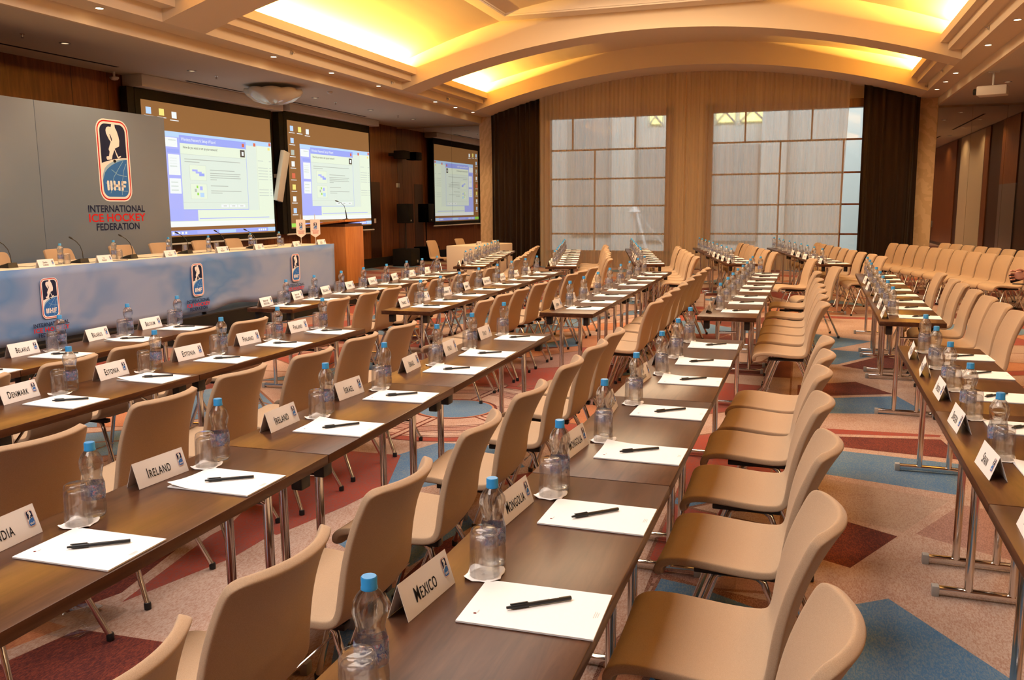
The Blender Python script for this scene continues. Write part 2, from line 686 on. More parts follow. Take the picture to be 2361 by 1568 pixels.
def cut(poly, depth):
    n = len(poly)
    A = abs(sum(poly[i].x * poly[(i + 1) % n].y - poly[(i + 1) % n].x * poly[i].y for i in range(n))) / 2
    if A < 0.42 + rnd.random() * 0.75 or depth > 12:
        yield poly
        return
    cx = sum((p for p in poly), Vector((0, 0))) / n
    mx = max(p.x for p in poly) - min(p.x for p in poly)
    my = max(p.y for p in poly) - min(p.y for p in poly)
    base = 0 if my > mx else 90
    ang = R_(base + rnd.uniform(-48, 48))
    d = Vector((math.cos(ang), math.sin(ang)))
    nr = Vector((-d.y, d.x))
    o = cx + Vector((rnd.uniform(-.18, .18) * mx, rnd.uniform(-.18, .18) * my))
    for sgn in (1, -1):
        q = []
        for j in range(n):
            u, v = poly[j], poly[(j + 1) % n]
            du, dv = (u - o).dot(nr) * sgn, (v - o).dot(nr) * sgn
            if du >= 0:
                q.append(u)
            if du * dv < 0:
                q.append(u + (v - u) * (du / (du - dv)))
        if len(q) >= 3:
            yield from cut(q, depth + 1)


for P in cut([Vector((XL, YN)), Vector((XR, YN)), Vector((XR, YF)), Vector((XL, YF))], 0):
    k = rnd.choices('bcmrogp', (22, 26, 12, 20, 8, 6, 6))[0]
    q = inset([tuple(p) for p in P], 0.012)
    if q:
        fl.poly([(p.x, p.y, 0.0007) for p in q], CM[k])
SHARDS = [
    ('c', [(-3.2, 2.0), (-0.6, 2.0), (-0.6, 5.6), (-3.2, 5.6)]),
    ('c', [(-0.05, 2.2), (1.38, 2.2), (1.38, 12.9), (-0.05, 12.9)]),
    ('b', [(0.25, 3.54), (0.40, 3.65), (0.77, 3.07), (0.73, 2.30), (0.05, 2.40)]), ('c', [(0.43, 3.68), (0.65, 3.84), (0.93, 3.81), (0.78, 3.13), (0.59, 3.41)]),
    ('c', [(0.23, 3.86), (0.36, 3.68), (0.26, 3.57), (0.18, 3.58)]), ('m', [(0.0, 4.61), (0.26, 4.53), (0.52, 4.37), (0.27, 3.88), (0.0, 4.02)]),
    ('g', [(0.0, 5.28), (0.84, 5.01), (0.54, 4.41), (0.0, 4.66)]), ('p', [(0.86, 4.97), (1.21, 4.82), (1.05, 4.11), (0.72, 4.32), (0.56, 4.41)]),
    ('c', [(0.53, 4.35), (0.72, 4.29), (0.91, 4.14), (0.78, 3.94), (0.42, 3.70), (0.28, 3.87)]), ('b', [(0.0, 5.91), (1.04, 5.76), (0.90, 5.09), (0.0, 5.33)]),
    ('m', [(0.0, 6.18), (0.97, 6.36), (1.05, 5.83), (0.0, 5.97)]), ('r', [(0.0, 6.43), (1.00, 6.48), (0.97, 6.39), (0.0, 6.22)]),
    ('c', [(0.0, 6.80), (1.02, 7.01), (1.01, 6.51), (0.0, 6.47)]), ('b', [(0.0, 7.38), (0.82, 7.74), (1.00, 7.08), (0.0, 6.84)]),
    ('m', [(0.0, 7.97), (0.52, 8.28), (0.81, 7.79), (0.0, 7.43)]), ('c', [(0.0, 9.00), (0.69, 8.80), (1.09, 8.09), (0.82, 7.83), (0.53, 8.32), (0.0, 8.05)]),
    ('m', [(0.40, 9.05), (0.86, 9.82), (1.30, 9.17), (0.67, 8.84)]), ('b', [(0.0, 10.18), (0.90, 9.94), (0.39, 9.10), (0.0, 9.10)]),
    ('b', [(0.0, 11.42), (0.85, 10.80), (0.37, 10.09), (0.0, 10.31)]), ('c', [(0.0, 12.42), (1.12, 12.71), (1.09, 11.15), (0.88, 10.84), (0.0, 11.54)]),
    ('r', [(-2.60, 2.60), (-2.73, 3.36), (-2.71, 3.94), (-2.43, 4.66), (-2.16, 4.07), (-2.42, 3.17), (-2.43, 2.75)]),
    ('c', [(-2.40, 2.60), (-2.39, 3.13), (-2.15, 4.02), (-1.96, 3.82), (-1.80, 3.30), (-1.75, 2.45), (-2.38, 2.46)]),
    ('m', [(-2.75, 1.7), (-2.59, 2.42), (-2.17, 2.44), (-1.90, 1.7)]), ('o', [(-2.95, 2.0), (-2.80, 2.44), (-2.62, 2.42), (-2.78, 1.9)]), ('m', [(-2.97, 2.52), (-2.88, 2.96), (-2.77, 3.32), (-2.64, 2.71), (-2.72, 2.48)]),
    ('b', [(-2.56, 4.66), (-2.32, 5.27), (-1.85, 5.32), (-1.55, 4.9), (-2.12, 4.2)]), ('b', [(-1.94, 3.88), (-1.72, 4.2), (-1.5, 3.9), (-1.60, 3.30), (-1.76, 3.34)]),
    ('r', [(-2.08, 4.18), (-1.5, 4.84), (-1.2, 4.4), (-1.46, 3.96), (-1.74, 4.26), (-1.95, 3.95)]),
    ('m', [(-1.52, 3.2), (-1.42, 2.45), (-1.05, 2.5), (-1.2, 3.3)]), ('b', [(-1.73, 2.9), (-1.5, 2.4), (-1.44, 2.4), (-1.54, 3.2)]),
    ('b', [(-0.53, 3.61), (-0.36, 3.52), (-0.04, 3.45), (-0.06, 3.02), (-0.32, 3.03), (-0.55, 3.25)]), ('c', [(-0.78, 3.85), (-0.55, 3.70), (-0.55, 3.10), (-0.64, 2.70), (-0.80, 3.2)]),
    ('r', [(-0.68, 5.57), (-0.10, 5.54), (-0.12, 4.82), (-0.62, 4.60)]), ('r', [(-0.74, 7.90), (-0.27, 7.84), (-0.43, 6.92), (-0.66, 6.86)]),
    ('r', [(-2.6, 8.0), (-1.8, 8.5), (-1.5, 7.6), (-2.3, 7.2)]), ('r', [(1.6, 5.0), (2.6, 6.2), (2.9, 5.2), (1.9, 4.2)]), ('b', [(1.5, 7.4), (2.8, 8.0), (2.9, 7.6), (1.5, 7.0)]),
    ('r', [(1.5, 6.9), (2.9, 7.5), (3.0, 6.4), (1.6, 5.9)]),
    ('r', [(-2.39, 3.45), (-2.27, 3.93), (-2.21, 4.33), (-2.41, 4.92), (-3.15, 4.90), (-2.72, 3.49)]), ('b', [(-2.08, 3.41), (-2.13, 3.67), (-2.06, 3.82), (-1.85, 3.61), (-1.82, 3.29), (-1.96, 3.38)]),
    ('m', [(-1.60, 3.17), (-1.61, 3.60), (-1.56, 3.79), (-1.44, 3.63), (-1.37, 3.03), (-1.37, 2.83)]), ('b', [(-1.71, 2.80), (-1.55, 3.01), (-1.39, 2.83), (-1.27, 2.45), (-1.40, 2.32)]),
]
for i, (k, P) in enumerate(SHARDS):
    q = inset(P, 0.016)
    fl.poly([(x, y, 0.0012 + i * 0.00002) for x, y in (P if sum(P[j][0] * P[(j + 1) % len(P)][1] - P[(j + 1) % len(P)][0] * P[j][1] for j in range(len(P))) > 0 else P[::-1])], M_EDGE)
    if q:
        fl.poly([(p.x, p.y, 0.0022 + i * 0.00002) for p in q], CM[k])
# woven medallion
MX, MY = -2.58, 6.22


def disc(r, z, mat, n=64):
    fl.poly([(MX + r * math.cos(2 * PI * i / n), MY + r * math.sin(2 * PI * i / n), z) for i in range(n)], mat)


zz = 0.0032
for r, k in ((0.98, 'm'), (0.965, 'r'), (0.88, 'm'), (0.865, 'c'), (0.845, 'm'), (0.83, 'c'), (0.74, 'm'), (0.725, 'c'), (0.705, 'm'), (0.69, 'p'), (0.60, 'm'), (0.585, 'c'), (0.565, 'm'), (0.55, 'c'), (0.34, 'm'), (0.315, 'o'), (0.30, 'b')):
    disc(r, zz, CM[k])
    zz += 0.00012
for a in (24, 84, 144):
    for w, k in ((0.035, 'm'), (0.018, 'c')):
        for s in (1, -1):
            d = Vector((math.cos(R_(a)), math.sin(R_(a)))) * s
            n_ = Vector((-d.y, d.x)) * w
            p0, p1 = Vector((MX, MY)) + d * 0.335, Vector((MX, MY)) + d * 0.96
            fl.poly([(*(p0 - n_), zz), (*(p1 - n_), zz), (*(p1 + n_), zz), (*(p0 + n_), zz)], CM[k])
        zz += 0.00012
struct(fl.build('floor', smooth=0))

# ---- left wall: veneer panels with seams
wl = MB()
wl.box(XL - 0.15, XL, YN, YF + 0.1, 0, ZB + 0.3, M_PANEL)
for y in (0.6, 2.6, 4.6, 6.6, 8.4, 9.05, 10.2, 11.0, 11.75, 16.28, 16.48, 20.72, 21.5, 22.1):
    wl.box(XL - 0.01, XL + 0.002, y - 0.006, y + 0.006, 0.25, ZB, M_PANELD)
for y0, y1, z0, z1 in ((9.05, 10.2, 0.25, ZB), (20.75, 21.35, 0.25, 2.28), (8.4, 9.04, 3.1, ZB)):
    wl.box(XL - 0.01, XL + 0.006, y0, y1, z0, z1, M_PANELD if z1 < 3 else M_PANEL)
wl.box(XL - 0.01, XL + 0.015, YN, YF, 0, 0.25, M_BLACKM)
struct(wl.build('wall_left', smooth=0))

# ---- right wall: alternating veneer, fabric and metal panels
M_BEIGEP = pm('fabric_wall_panel', (0.42, 0.32, 0.22), 0.8)
M_METALP = pm('brushed_metal_panel', (0.30, 0.28, 0.27), 0.3, 0.8)
wr = MB()
wr.box(XR, XR + 0.15, YN, YF + 0.1, 0, ZB + 0.3, M_PANELD)
for y0, y1, mt in ((3.5, 10.8, M_PANEL), (11.7, 15.8, M_BEIGEP), (15.85, 16.55, M_PANEL), (-3, 2.6, M_BEIGEP)):
    wr.box(XR - 0.03, XR + 0.01, y0, y1, 0.12, ZB - 0.03, mt)
wr.box(XR - 0.03, XR + 0.01, 18.25, 20.2, 2.1, ZB - 0.03, M_PANEL)
wr.box(XR - 0.03, XR + 0.01, 18.25, 20.2, 0.12, 2.1, M_METALP)
struct(wr.build('wall_right', smooth=0))

wn = MB()
wn.box(XL, XR, YN - 0.15, YN, 0, 6, M_PANEL)
struct(wn.build('wall_near', smooth=0))

# ---- window wall
W1, W2 = (-6.62, -3.22), (-2.40, 1.52)
ZW0, ZW1 = 0.33, 4.07
M_WALLB = pm('beige_wall_paint', (0.60, 0.45, 0.29), 0.8, spec=0.2)
wf = MB()
for x0, x1, z0, z1 in ((XL, W1[0], 0, 6), (W1[1], W2[0], 0, 6), (W2[1], XR, 0, 6), (W1[0], W1[1], 0, ZW0), (W2[0], W2[1], 0, ZW0), (W1[0], W1[1], ZW1, 6), (W2[0], W2[1], ZW1, 6)):
    wf.box(x0, x1, YF + 0.02, YF + 0.3, z0, z1, M_WALLB)
struct(wf.build('wall_far', smooth=0))
sk = MB()
for x0, x1 in ((-8.05, W1[1] + 0.05), (W1[1] + 0.05, W2[0] - 0.05), (W2[0] - 0.05, 2.4)):
    sk.box(x0, x1, YF - 0.03, YF + 0.02, 0, 0.12, M_WFRAME)
for w in (W1, W2):
    sk.box(w[0], w[1], YF - 0.06, YF + 0.02, 0.0, 0.33, M_WFRAME)
struct(sk.build('baseboard_far', smooth=0))
for i, (w, vx, hz) in enumerate(((W1, (-5.86, -5.26, -4.2), (3.06, 2.31, 1.6, 0.87)), (W2, (-1.45, -0.6, 0.11, 0.85), (3.14, 2.36, 1.6, 0.88)))):
    root = struct(link('window_%d' % (i + 1), None, None, ((w[0] + w[1]) / 2, YF + 0.05, ZW0)))
    c = (w[0] + w[1]) / 2
    fr = MB()
    a, b = w[0] - c, w[1] - c
    H = ZW1 - ZW0
    for x0, x1, z0, z1 in ((a, a + 0.17, 0, H), (b - 0.17, b, 0, H), (a, b, H - 0.2, H), (a, b, 0, 0.1)):
        fr.box(x0, x1, -0.1, 0.12, z0, z1, M_WFRAME)
    fr.build('window_frame', root, smooth=0)
    mu = MB()
    for z in hz:
        mu.box(a + .17, b - .17, 0.02, 0.07, z - ZW0 - 0.022, z - ZW0 + 0.022, M_WFRAME)
    for k, x in enumerate(vx):
        z0, z1 = ((hz[0], ZW1) if k % 2 == 0 else (0.33, hz[0]))
        mu.box(x - c - 0.02, x - c + 0.02, 0.02, 0.07, z0 - ZW0, z1 - ZW0, M_WFRAME)
    mu.build('glazing_bar', root, smooth=0)
    gp = MB()
    gp.box(a + .17, b - .17, 0.04, 0.048, 0.1, H - 0.2, M_PANE)
    gp.build('window_pane', root, smooth=0)

# ---- damask pilasters beside the mirrors
M_DAMASK = pm('damask_wallpaper', (0.62, 0.42, 0.24), 0.6)
_c = coords(M_DAMASK, (1, 1, 1))
_wv = N(M_DAMASK, 'ShaderNodeTexWave', wave_type='RINGS', rings_direction='SPHERICAL')
_wv.inputs['Scale'].default_value = 7
_wv.inputs['Distortion'].default_value = 5
_wv.inputs['Detail'].default_value = 1
L(M_DAMASK, _c, _wv.inputs['Vector'])
L(M_DAMASK, ramp(M_DAMASK, _wv.outputs[1], ((0.45, (0.58, 0.40, 0.235)), (0.55, (0.66, 0.47, 0.29)))), bsdf(M_DAMASK).inputs['Base Color'])
for i, (x0, x1) in enumerate(((FX_L - 0.02, -8.05), (2.42, FX_R + 0.02))):
    q = MB()
    q.box(x0, x1, YF - 0.08, YF + 0.02, 0, 4.12, M_DAMASK)
    struct(q.build('trim_%d' % (i + 1), smooth=0))

# ---- mirrors closing the side bays
for x0, x1, lab in ((XL + 0.005, FX_L - 0.03, 'tall mirror wall at end of the bay with the projection screens'), (FX_R + 0.03, XR - 0.04, 'tall mirror wall in the right bay behind rows of chairs')):
    q = MB()
    nseg = 3
    for k in range(nseg):
        a, b = x0 + (x1 - x0) * k / nseg, x0 + (x1 - x0) * (k + 1) / nseg
        q.box(a + 0.002, b - 0.002, YF - 0.03, YF - 0.01, 0.1, ZB - 0.05, M_MIRROR)
    o = q.build('mirror_panel', smooth=0)
    tag(o, lab, 'mirror')

# ---- ceilings
ce = MB()
ce.box(XL, XC - 5.66, YN, YF, ZB, ZB + 0.12, M_BAY)
ce.box(XC + 5.66, XR, YN, YF, ZB, ZB + 0.12, M_BAY)
for y0, y1, x in ((6.5, 11.4, -10.39), (13.0, 14.6, -10.38), (15.8, 19.6, -10.38)):
    ce.box(x - 0.03, x + 0.03, y0, y1, ZB - 0.003, ZB + 0.01, M_BLACKM)
for y0, y1 in ((9.0, 12.5), (15.0, 20.0)):
    ce.box(4.2, 4.26, y0, y1, ZB - 0.003, ZB + 0.01, M_BLACKM)
struct(ce.build('ceiling', smooth=0))


def vault(name, y0, y1, peak, panel, drop=0.9):
    v = MB()
    n = 40
    pts = []
    for i in range(n + 1):
        x = -5.55 + 11.1 * i / n
        pts.append((XC + x, peak - drop * (x / 4.95) ** 2))
    for (xa, za), (xb, zb) in zip(pts, pts[1:]):
        v.quad((xa, y0, za), (xb, y0, zb), (xb, y1, zb), (xa, y1, za), M_PLASTER)
    # roof over it so that no daylight leaks in
    o = v.build(name, smooth=60)
    struct(o)
    if panel:
        p = MB()
        zp = peak - 0.34
        a, b = XC - 3.1, XC + 3.1
        ya, yb = y0 + 0.02, y1 - 0.02
        for x0, x1, q0, q1 in ((a, a + .3, ya, yb), (b - .3, b, ya, yb), (a + .3, b - .3, ya, ya + .45), (a + .3, b - .3, yb - .45, yb)):
            p.box(x0, x1, q0, q1, zp, zp + 0.03, M_PLASTERW)
        for x0, x1, q0, q1 in ((a + .3, a + .32, ya + .45, yb - .45), (b - .32, b - .3, ya + .45, yb - .45), (a + .3, b - .3, ya + .45, ya + .47), (a + .3, b - .3, yb - .47, yb - .45)):
            p.box(x0, x1, q0, q1, zp + 0.03, zp + 0.3, M_PLASTERW)
        p.box(a + .3, b - .3, ya + .45, yb - .45, zp + .3, zp + .32, M_PLASTERW)
        struct(p.build('ceiling_panel', smooth=0))


vault('ceiling_vault', 10.35, 16.75, 5.54, True)
vault('ceiling_vault', 17.3, 21.0, 5.32, False, 0.70)
vault('ceiling_vault', 2.6, 9.75, 5.54, True)
vault('ceiling_vault', YN, 2.2, 5.54, True)


def arch_z(x, z0=4.0, z1=4.86):
    t = (x - XC) / 5.2
    return z1 - (z1 - z0) * t * t


def beam(y0, y1, z0=4.0, z1=4.86, top=6.0, half=5.2):
    b = MB()
    n = 48
    xs = [XC - half + 2 * half * i / n for i in range(n + 1)]
    for xa, xb in zip(xs, xs[1:]):
        za, zb = arch_z(xa, z0, z1), arch_z(xb, z0, z1)
        b.quad((xa, y0, za), (xb, y0, zb), (xb, y0, top), (xa, y0, top), M_PLASTER)
        b.quad((xa, y1, top), (xb, y1, top), (xb, y1, zb), (xa, y1, za), M_PLASTER)
        b.quad((xa, y1, za), (xb, y1, zb), (xb, y0, zb), (xa, y0, za), M_PLASTER)
    struct(b.build('ceiling_beam', smooth=50))


beam(2.0, 2.75)
beam(9.6, 10.45)
beam(16.68, 17.42)
beam(20.92, YF + 0.1, 4.0, 4.83)

# stepped cornices either side (facia, downlight shelf, two steps, cove lip)
for s, nm in ((-1, 'trim_3'), (1, 'trim_4')):
    X = lambda d: XC + s * d
    c = MB()
    prof = [(5.60, ZB), (5.60, 4.0), (5.20, 4.0), (5.20, 4.165), (4.985, 4.165), (4.985, 4.29), (4.86, 4.29), (4.86, 4.43), (4.90, 4.43), (4.90, 4.33), (5.60, 4.33), (5.66, 4.33), (5.66, ZB)]
    c.prism([(X(d), z) for d, z in prof], YN, YF, M_PLASTER)
    # the back of the cove up to the vault
    c.box(min(X(5.45), X(5.7)), max(X(5.45), X(5.7)), YN, YF, 4.33, 5.0, M_PLASTER)
    o = c.build(nm, smooth=0)
    fixn(o.data)
    struct(o)
rf = MB()
rf.box(XL - .2, XR + .2, YN - .2, YF + .35, 6.0, 6.1, M_BLACKM)
struct(rf.build('roof', smooth=0))

# ------------------------------------------------------------------ downlights
M_BULB = pm('lamp_glow', (1, 0.8, 0.5), 0.4, emit=(1.0, 0.72, 0.38), estr=22)
M_BULBD = pm('lamp_dim', (0.9, 0.75, 0.55), 0.4, emit=(1.0, 0.75, 0.45), estr=0.9)
dl = MB()
dl.lathe([(0.062, 0.0), (0.062, -0.006), (0.045, -0.008), (0.043, 0.0)], M_STEELW, 20)
dlo = dl.build('recessed_downlight')
tag(dlo, 'downlight', 'downlight')
bb = MB()
bb.lathe([(0.0, -0.003), (0.042, -0.003), (0.042, 0.0)], M_BULB, 16)
bb.build('lamp_bulb', dlo)
PD = Protos(dlo)


def spot(loc, e, tilt=0.0, size=95):
    l = bpy.data.lights.new('downlight_beam', 'SPOT')
    l.energy = e
    l.color = (1.0, 0.70, 0.36)
    l.spot_size = R_(size)
    l.spot_blend = 0.6
    l.shadow_soft_size = 0.03
    o = bpy.data.objects.new('downlight_beam', l)
    o.location = loc
    o.rotation_euler = (0, tilt, 0)
    COL.objects.link(o)


for s, ys in ((-1, (21.17, 19.99, 18.77, 15.95, 14.13, 12.33, 8.70, 6.2)), (1, (20.74, 19.54, 18.33, 15.33, 13.40, 11.0, 8.6, 6.0))):
    for i, y in enumerate(ys):
        x = XC + s * 5.36
        side = 'left' if s < 0 else 'right'
        PD.put((x, y, 4.0), 0, 'lit round downlight, %s from the window wall in the %s stepped cornice' % (ORD[i], side), 'lit downlights in the %s cornice' % side)
        spot((x, y, 3.985), 70)
# small dim downlights in the side bays
d2 = MB()
d2.lathe([(0.075, 0.0), (0.075, -0.008), (0.05, -0.01), (0.048, 0.0)], M_GREYP, 18)
d2o = d2.build('recessed_downlight')
tag(d2o, 'downlight', 'downlight')
b2 = MB()
b2.lathe([(0.0, -0.004), (0.046, -0.004), (0.046, 0.0)], M_BULBD, 14)
b2.build('lamp_bulb', d2o)
PD2 = Protos(d2o)
for i, (x, y) in enumerate(((-9.56, 9.55), (-9.56, 12.12), (-10.86, 12.93), (-9.56, 15.9), (-9.56, 18.3), (-10.6, 18.9), (-9.56, 20.6))):
    PD2.put((x, y, ZB), 0, 'dim downlight in the flat ceiling before the screens, %s counting towards the windows' % ORD[i], 'dim downlights over the screen bay')
    spot((x, y, ZB - 0.015), 40, 0, 150)
for i, (x, y) in enumerate(((3.6, 20.6), (4.4, 18.4), (3.5, 18.6), (4.4, 15.8), (3.6, 14.2), (4.5, 12.6), (3.6, 10.8), (4.5, 9.0))):
    PD2.put((x, y, ZB), 0, 'dim downlight in the flat ceiling of the right bay, %s from the mirror' % ORD[i], 'dim downlights over the right bay')
    spot((x, y, ZB - 0.015), 60, 0, 150)
for x, y in ((3.6, 6.5), (4.5, 4.5), (3.6, 2.5), (4.5, 0.5), (3.6, -1.5), (-9.56, 6.5), (-9.56, 3.5), (-9.56, 0.5)):  # added fill spots for chair backs and left wall, without fixtures
    spot((x, y, ZB - 0.015), 60, 0, 150)

# sprinklers
sp = MB()
sp.lathe([(0.0, 0.0), (0.03, 0.0), (0.03, -0.006), (0.01, -0.012), (0.008, -0.04), (0.02, -0.045), (0.02, -0.05), (0.0, -0.05)], M_CHROME, 12)
spo = sp.build('ceiling_sprinkler')
tag(spo, 's', 'sprinkler')
PS = Protos(spo)
for i, (x, y, z) in enumerate(((-9.57, 8.88, ZB), (-9.55, 12.73, ZB), (-9.55, 16.7, ZB), (-9.55, 19.7, ZB))):
    PS.put((x, y, z), 0, 'small chrome sprinkler in the flat ceiling before the screens, %s towards the windows' % ORD[i], 'sprinklers over the screen bay')
for s, ys in ((-1, (12.6, 16.2, 19.1, 21.3)), (1, (14.4, 18.7, 20.9))):
    for i, y in enumerate(sorted(ys, reverse=True)):
        o = PS.put((XC + s * 5.19, y, 4.09), 0, 'small sprinkler on the %s cornice riser, %s from the window wall' % ('left' if s < 0 else 'right', ORD[i]), 'sprinklers on the cornice risers')
        o.rotation_euler = (0, R_(90) * s, 0)
# smoke detector and dome camera
q = MB()
q.lathe([(0.0, 0.0), (0.055, 0.0), (0.055, -0.02), (0.035, -0.045), (0.0, -0.05)], M_STEELW, 18)
tag(q.build('smoke_detector', loc=(-8.8, 15.18, ZB)), 'white round smoke detector right of the glass ceiling bowl', 'smoke detector')
q = MB()
q.lathe([(0.0, 0.0), (0.02, 0.0), (0.018, -0.09), (0.0, -0.09)], M_STEELW, 12)
q.lathe([(0.0, -0.08), (0.07, -0.085), (0.075, -0.1), (0.05, -0.13), (0.0, -0.14)], M_STEELW, 16)
tag(q.build('security_camera', loc=(-10.8, 11.75, ZB)), 'small white dome camera hanging above the sponsor backdrop', 'camera')

# petal glass bowl light
bl = MB()
n, rr = 72, []
vs, fs = [], []
prof = [(0.10, -0.33), (0.22, -0.315), (0.36, -0.27), (0.46, -0.20), (0.51, -0.13), (0.50, -0.08)]
for r, z in prof:
    for k in range(n):
        t = 2 * PI * k / n
        pet = 1 + 0.05 * abs(math.sin(4.5 * t))
        vs.append((r * pet * math.cos(t), r * pet * math.sin(t), z + 0.02 * abs(math.sin(4.5 * t))))
for i in range(len(prof) - 1):
    for k in range(n):
        fs.append((i * n + k, i * n + (k + 1) % n, (i + 1) * n + (k + 1) % n, (i + 1) * n + k))
fs.append(tuple(range(n - 1, -1, -1)))
bl.add(vs, fs, M_GOLDGLASS)
bo = bl.build('ceiling_bowl_light', loc=(-9.38, 14.15, ZB), smooth=60)
sm = bo.modifiers.new('thick', 'SOLIDIFY')
sm.thickness = 0.008
tag(bo, 'large petal-shaped glass bowl light under the flat ceiling between the screens', 'ceiling light')
q = MB()
q.lathe([(0.0, 0.0), (0.09, 0.0), (0.09, -0.03), (0.02, -0.04), (0.02, -0.33), (0.0, -0.33)], M_CHROME, 16)
q.build('ceiling_mount', bo)

# ------------------------------------------------------------------ chairs
CHX = [(-.233, .388), (-.238, .402), (-.238, .418), (-.230, .433), (-.210, .445), (-.175, .451), (-.12, .451), (-.04, .443), (.04, .436), (.10, .436), (.140, .444), (.162, .466), (.175, .505), (.187, .56), (.204, .625), (.227, .695), (.256, .757), (.279, .797), (.294, .820), (.302, .833), (.308, .841)]
CHK = 10       # index where the back begins


def chair_proto():
    nu = 15
    nv = len(CHX)
    P = [Vector(p) for p in CHX]
    d0 = [0.0]
    for i in range(1, nv):
        d0.append(d0[-1] + (P[i] - P[i - 1]).length)
    vs, fs = [], []
    for j, (x, z) in enumerate(CHX):
        back = max(0.0, (j - CHK + 1) / (nv - CHK))
        w = 0.222 if j < CHK else 0.222 - 0.037 * back
        full = w
        for dist, r in ((d0[j], 0.030), (d0[-1] - d0[j], 0.024)):
            if dist < r:
                w -= r - math.sqrt(max(0.0, r * r - (r - dist) ** 2))
        for i in range(nu):
            u = -1 + 2 * i / (nu - 1)
            u = math.copysign(abs(u) ** 0.85, u)
            y = w * u
            k = y / full
            dx = -0.060 * min(1.0, back * 1.25) * k * k
            dz = 0.012 * k * k * (1 - back)
            vs.append((x + dx, y, z + dz))
    for j in range(nv - 1):
        for i in range(nu - 1):
            a = j * nu + i
            fs.append((a, a + 1, a + nu + 1, a + nu))
    me = bpy.data.meshes.new('shell_tmp')
    me.from_pydata(vs, [], fs)
    me.update()
    o = link('shell_tmp', me)
    a = o.modifiers.new('s', 'SOLIDIFY')
    a.thickness = 0.028
    a.offset = 0.0
    b = o.modifiers.new('b', 'BEVEL')
    b.width = 0.010
    b.segments = 2
    b.limit_method = 'ANGLE'
    b.angle_limit = R_(50)
    c = o.modifiers.new('ss', 'SUBSURF')
    c.levels = c.render_levels = 1
    bpy.context.view_layer.update()
    big = bpy.data.meshes.new_from_object(o.evaluated_get(bpy.context.evaluated_depsgraph_get()))
    bpy.data.objects.remove(o)
    fixn(big)
    nrm = {v.index: v.normal.copy() for v in big.vertices}
    parts = {}
    for nm, test in (('seat', lambda c: c.x < 0.148 and c.z < 0.46), ('backrest', lambda c: not (c.x < 0.148 and c.z < 0.46))):
        pol = [p for p in big.polygons if test(p.center)]
        ids = sorted({i for p in pol for i in p.vertices})
        mp = {k: n for n, k in enumerate(ids)}
        m2 = bpy.data.meshes.new(nm)
        m2.from_pydata([big.vertices[k].co for k in ids], [], [[mp[i] for i in p.vertices] for p in pol])
        m2.materials.append(M_FABRIC)
        m2.polygons.foreach_set('use_smooth', [True] * len(pol))
        m2.update()
        m2.normals_split_custom_set_from_vertices([nrm[k] for k in ids])
        parts[nm] = m2
    root = thing('conference_chair', 'chair', 'chair')
    link('seat', parts['seat'], root)
    link('backrest', parts['backrest'], root)
    f = MB()
    for y in (-0.13, 0.13):
        f.box(-0.13, 0.13, y - 0.018, y + 0.018, 0.402, 0.424, M_BLACK, 0.004)
    f.box(-0.02, 0.02, -0.13, 0.13, 0.404, 0.420, M_BLACK, 0.004)
    f.build('seat_frame', root)
    for sy in (-1, 1):
        for fx, tx in ((-0.195, -0.055), (0.262, 0.085)):
            y0, y1 = 0.135 * sy, 0.205 * sy
            m = MB()
            dx = (fx - tx)
            pts = [(tx - dx * 0.30, y0 * 0.97, 0.409), (tx - dx * 0.08, y0, 0.407), (tx + dx * 0.04, y0 * 1.01, 0.392), (tx + dx * 0.14, y0 + (y1 - y0) * 0.14, 0.355), (fx, y1, 0.012)]
            m.tube(pts, 0.0112, M_CHROME, 12)
            l = m.build('leg', root)
            g = MB()
            g.lathe([(0.0, 0.0), (0.014, 0.0), (0.0145, 0.022), (0.012, 0.028), (0.0, 0.028)], M_BLACK, 12, T=Matrix.Translation((fx + dx * -0.01, y1, 0.0)))
            g.build('foot_glide', l)
    for fx, z in ((-0.115, 0.185), (0.16, 0.205)):
        m = MB()
        m.tube([(fx, -0.17, z), (fx, 0.17, z)], 0.004, M_CHROME, 8)
        m.build('stretcher', root)
    return root


PCH = Protos(chair_proto())
_cj = random.Random(3)

# ------------------------------------------------------------------ folding tables
TW, TH = 0.45, 0.74


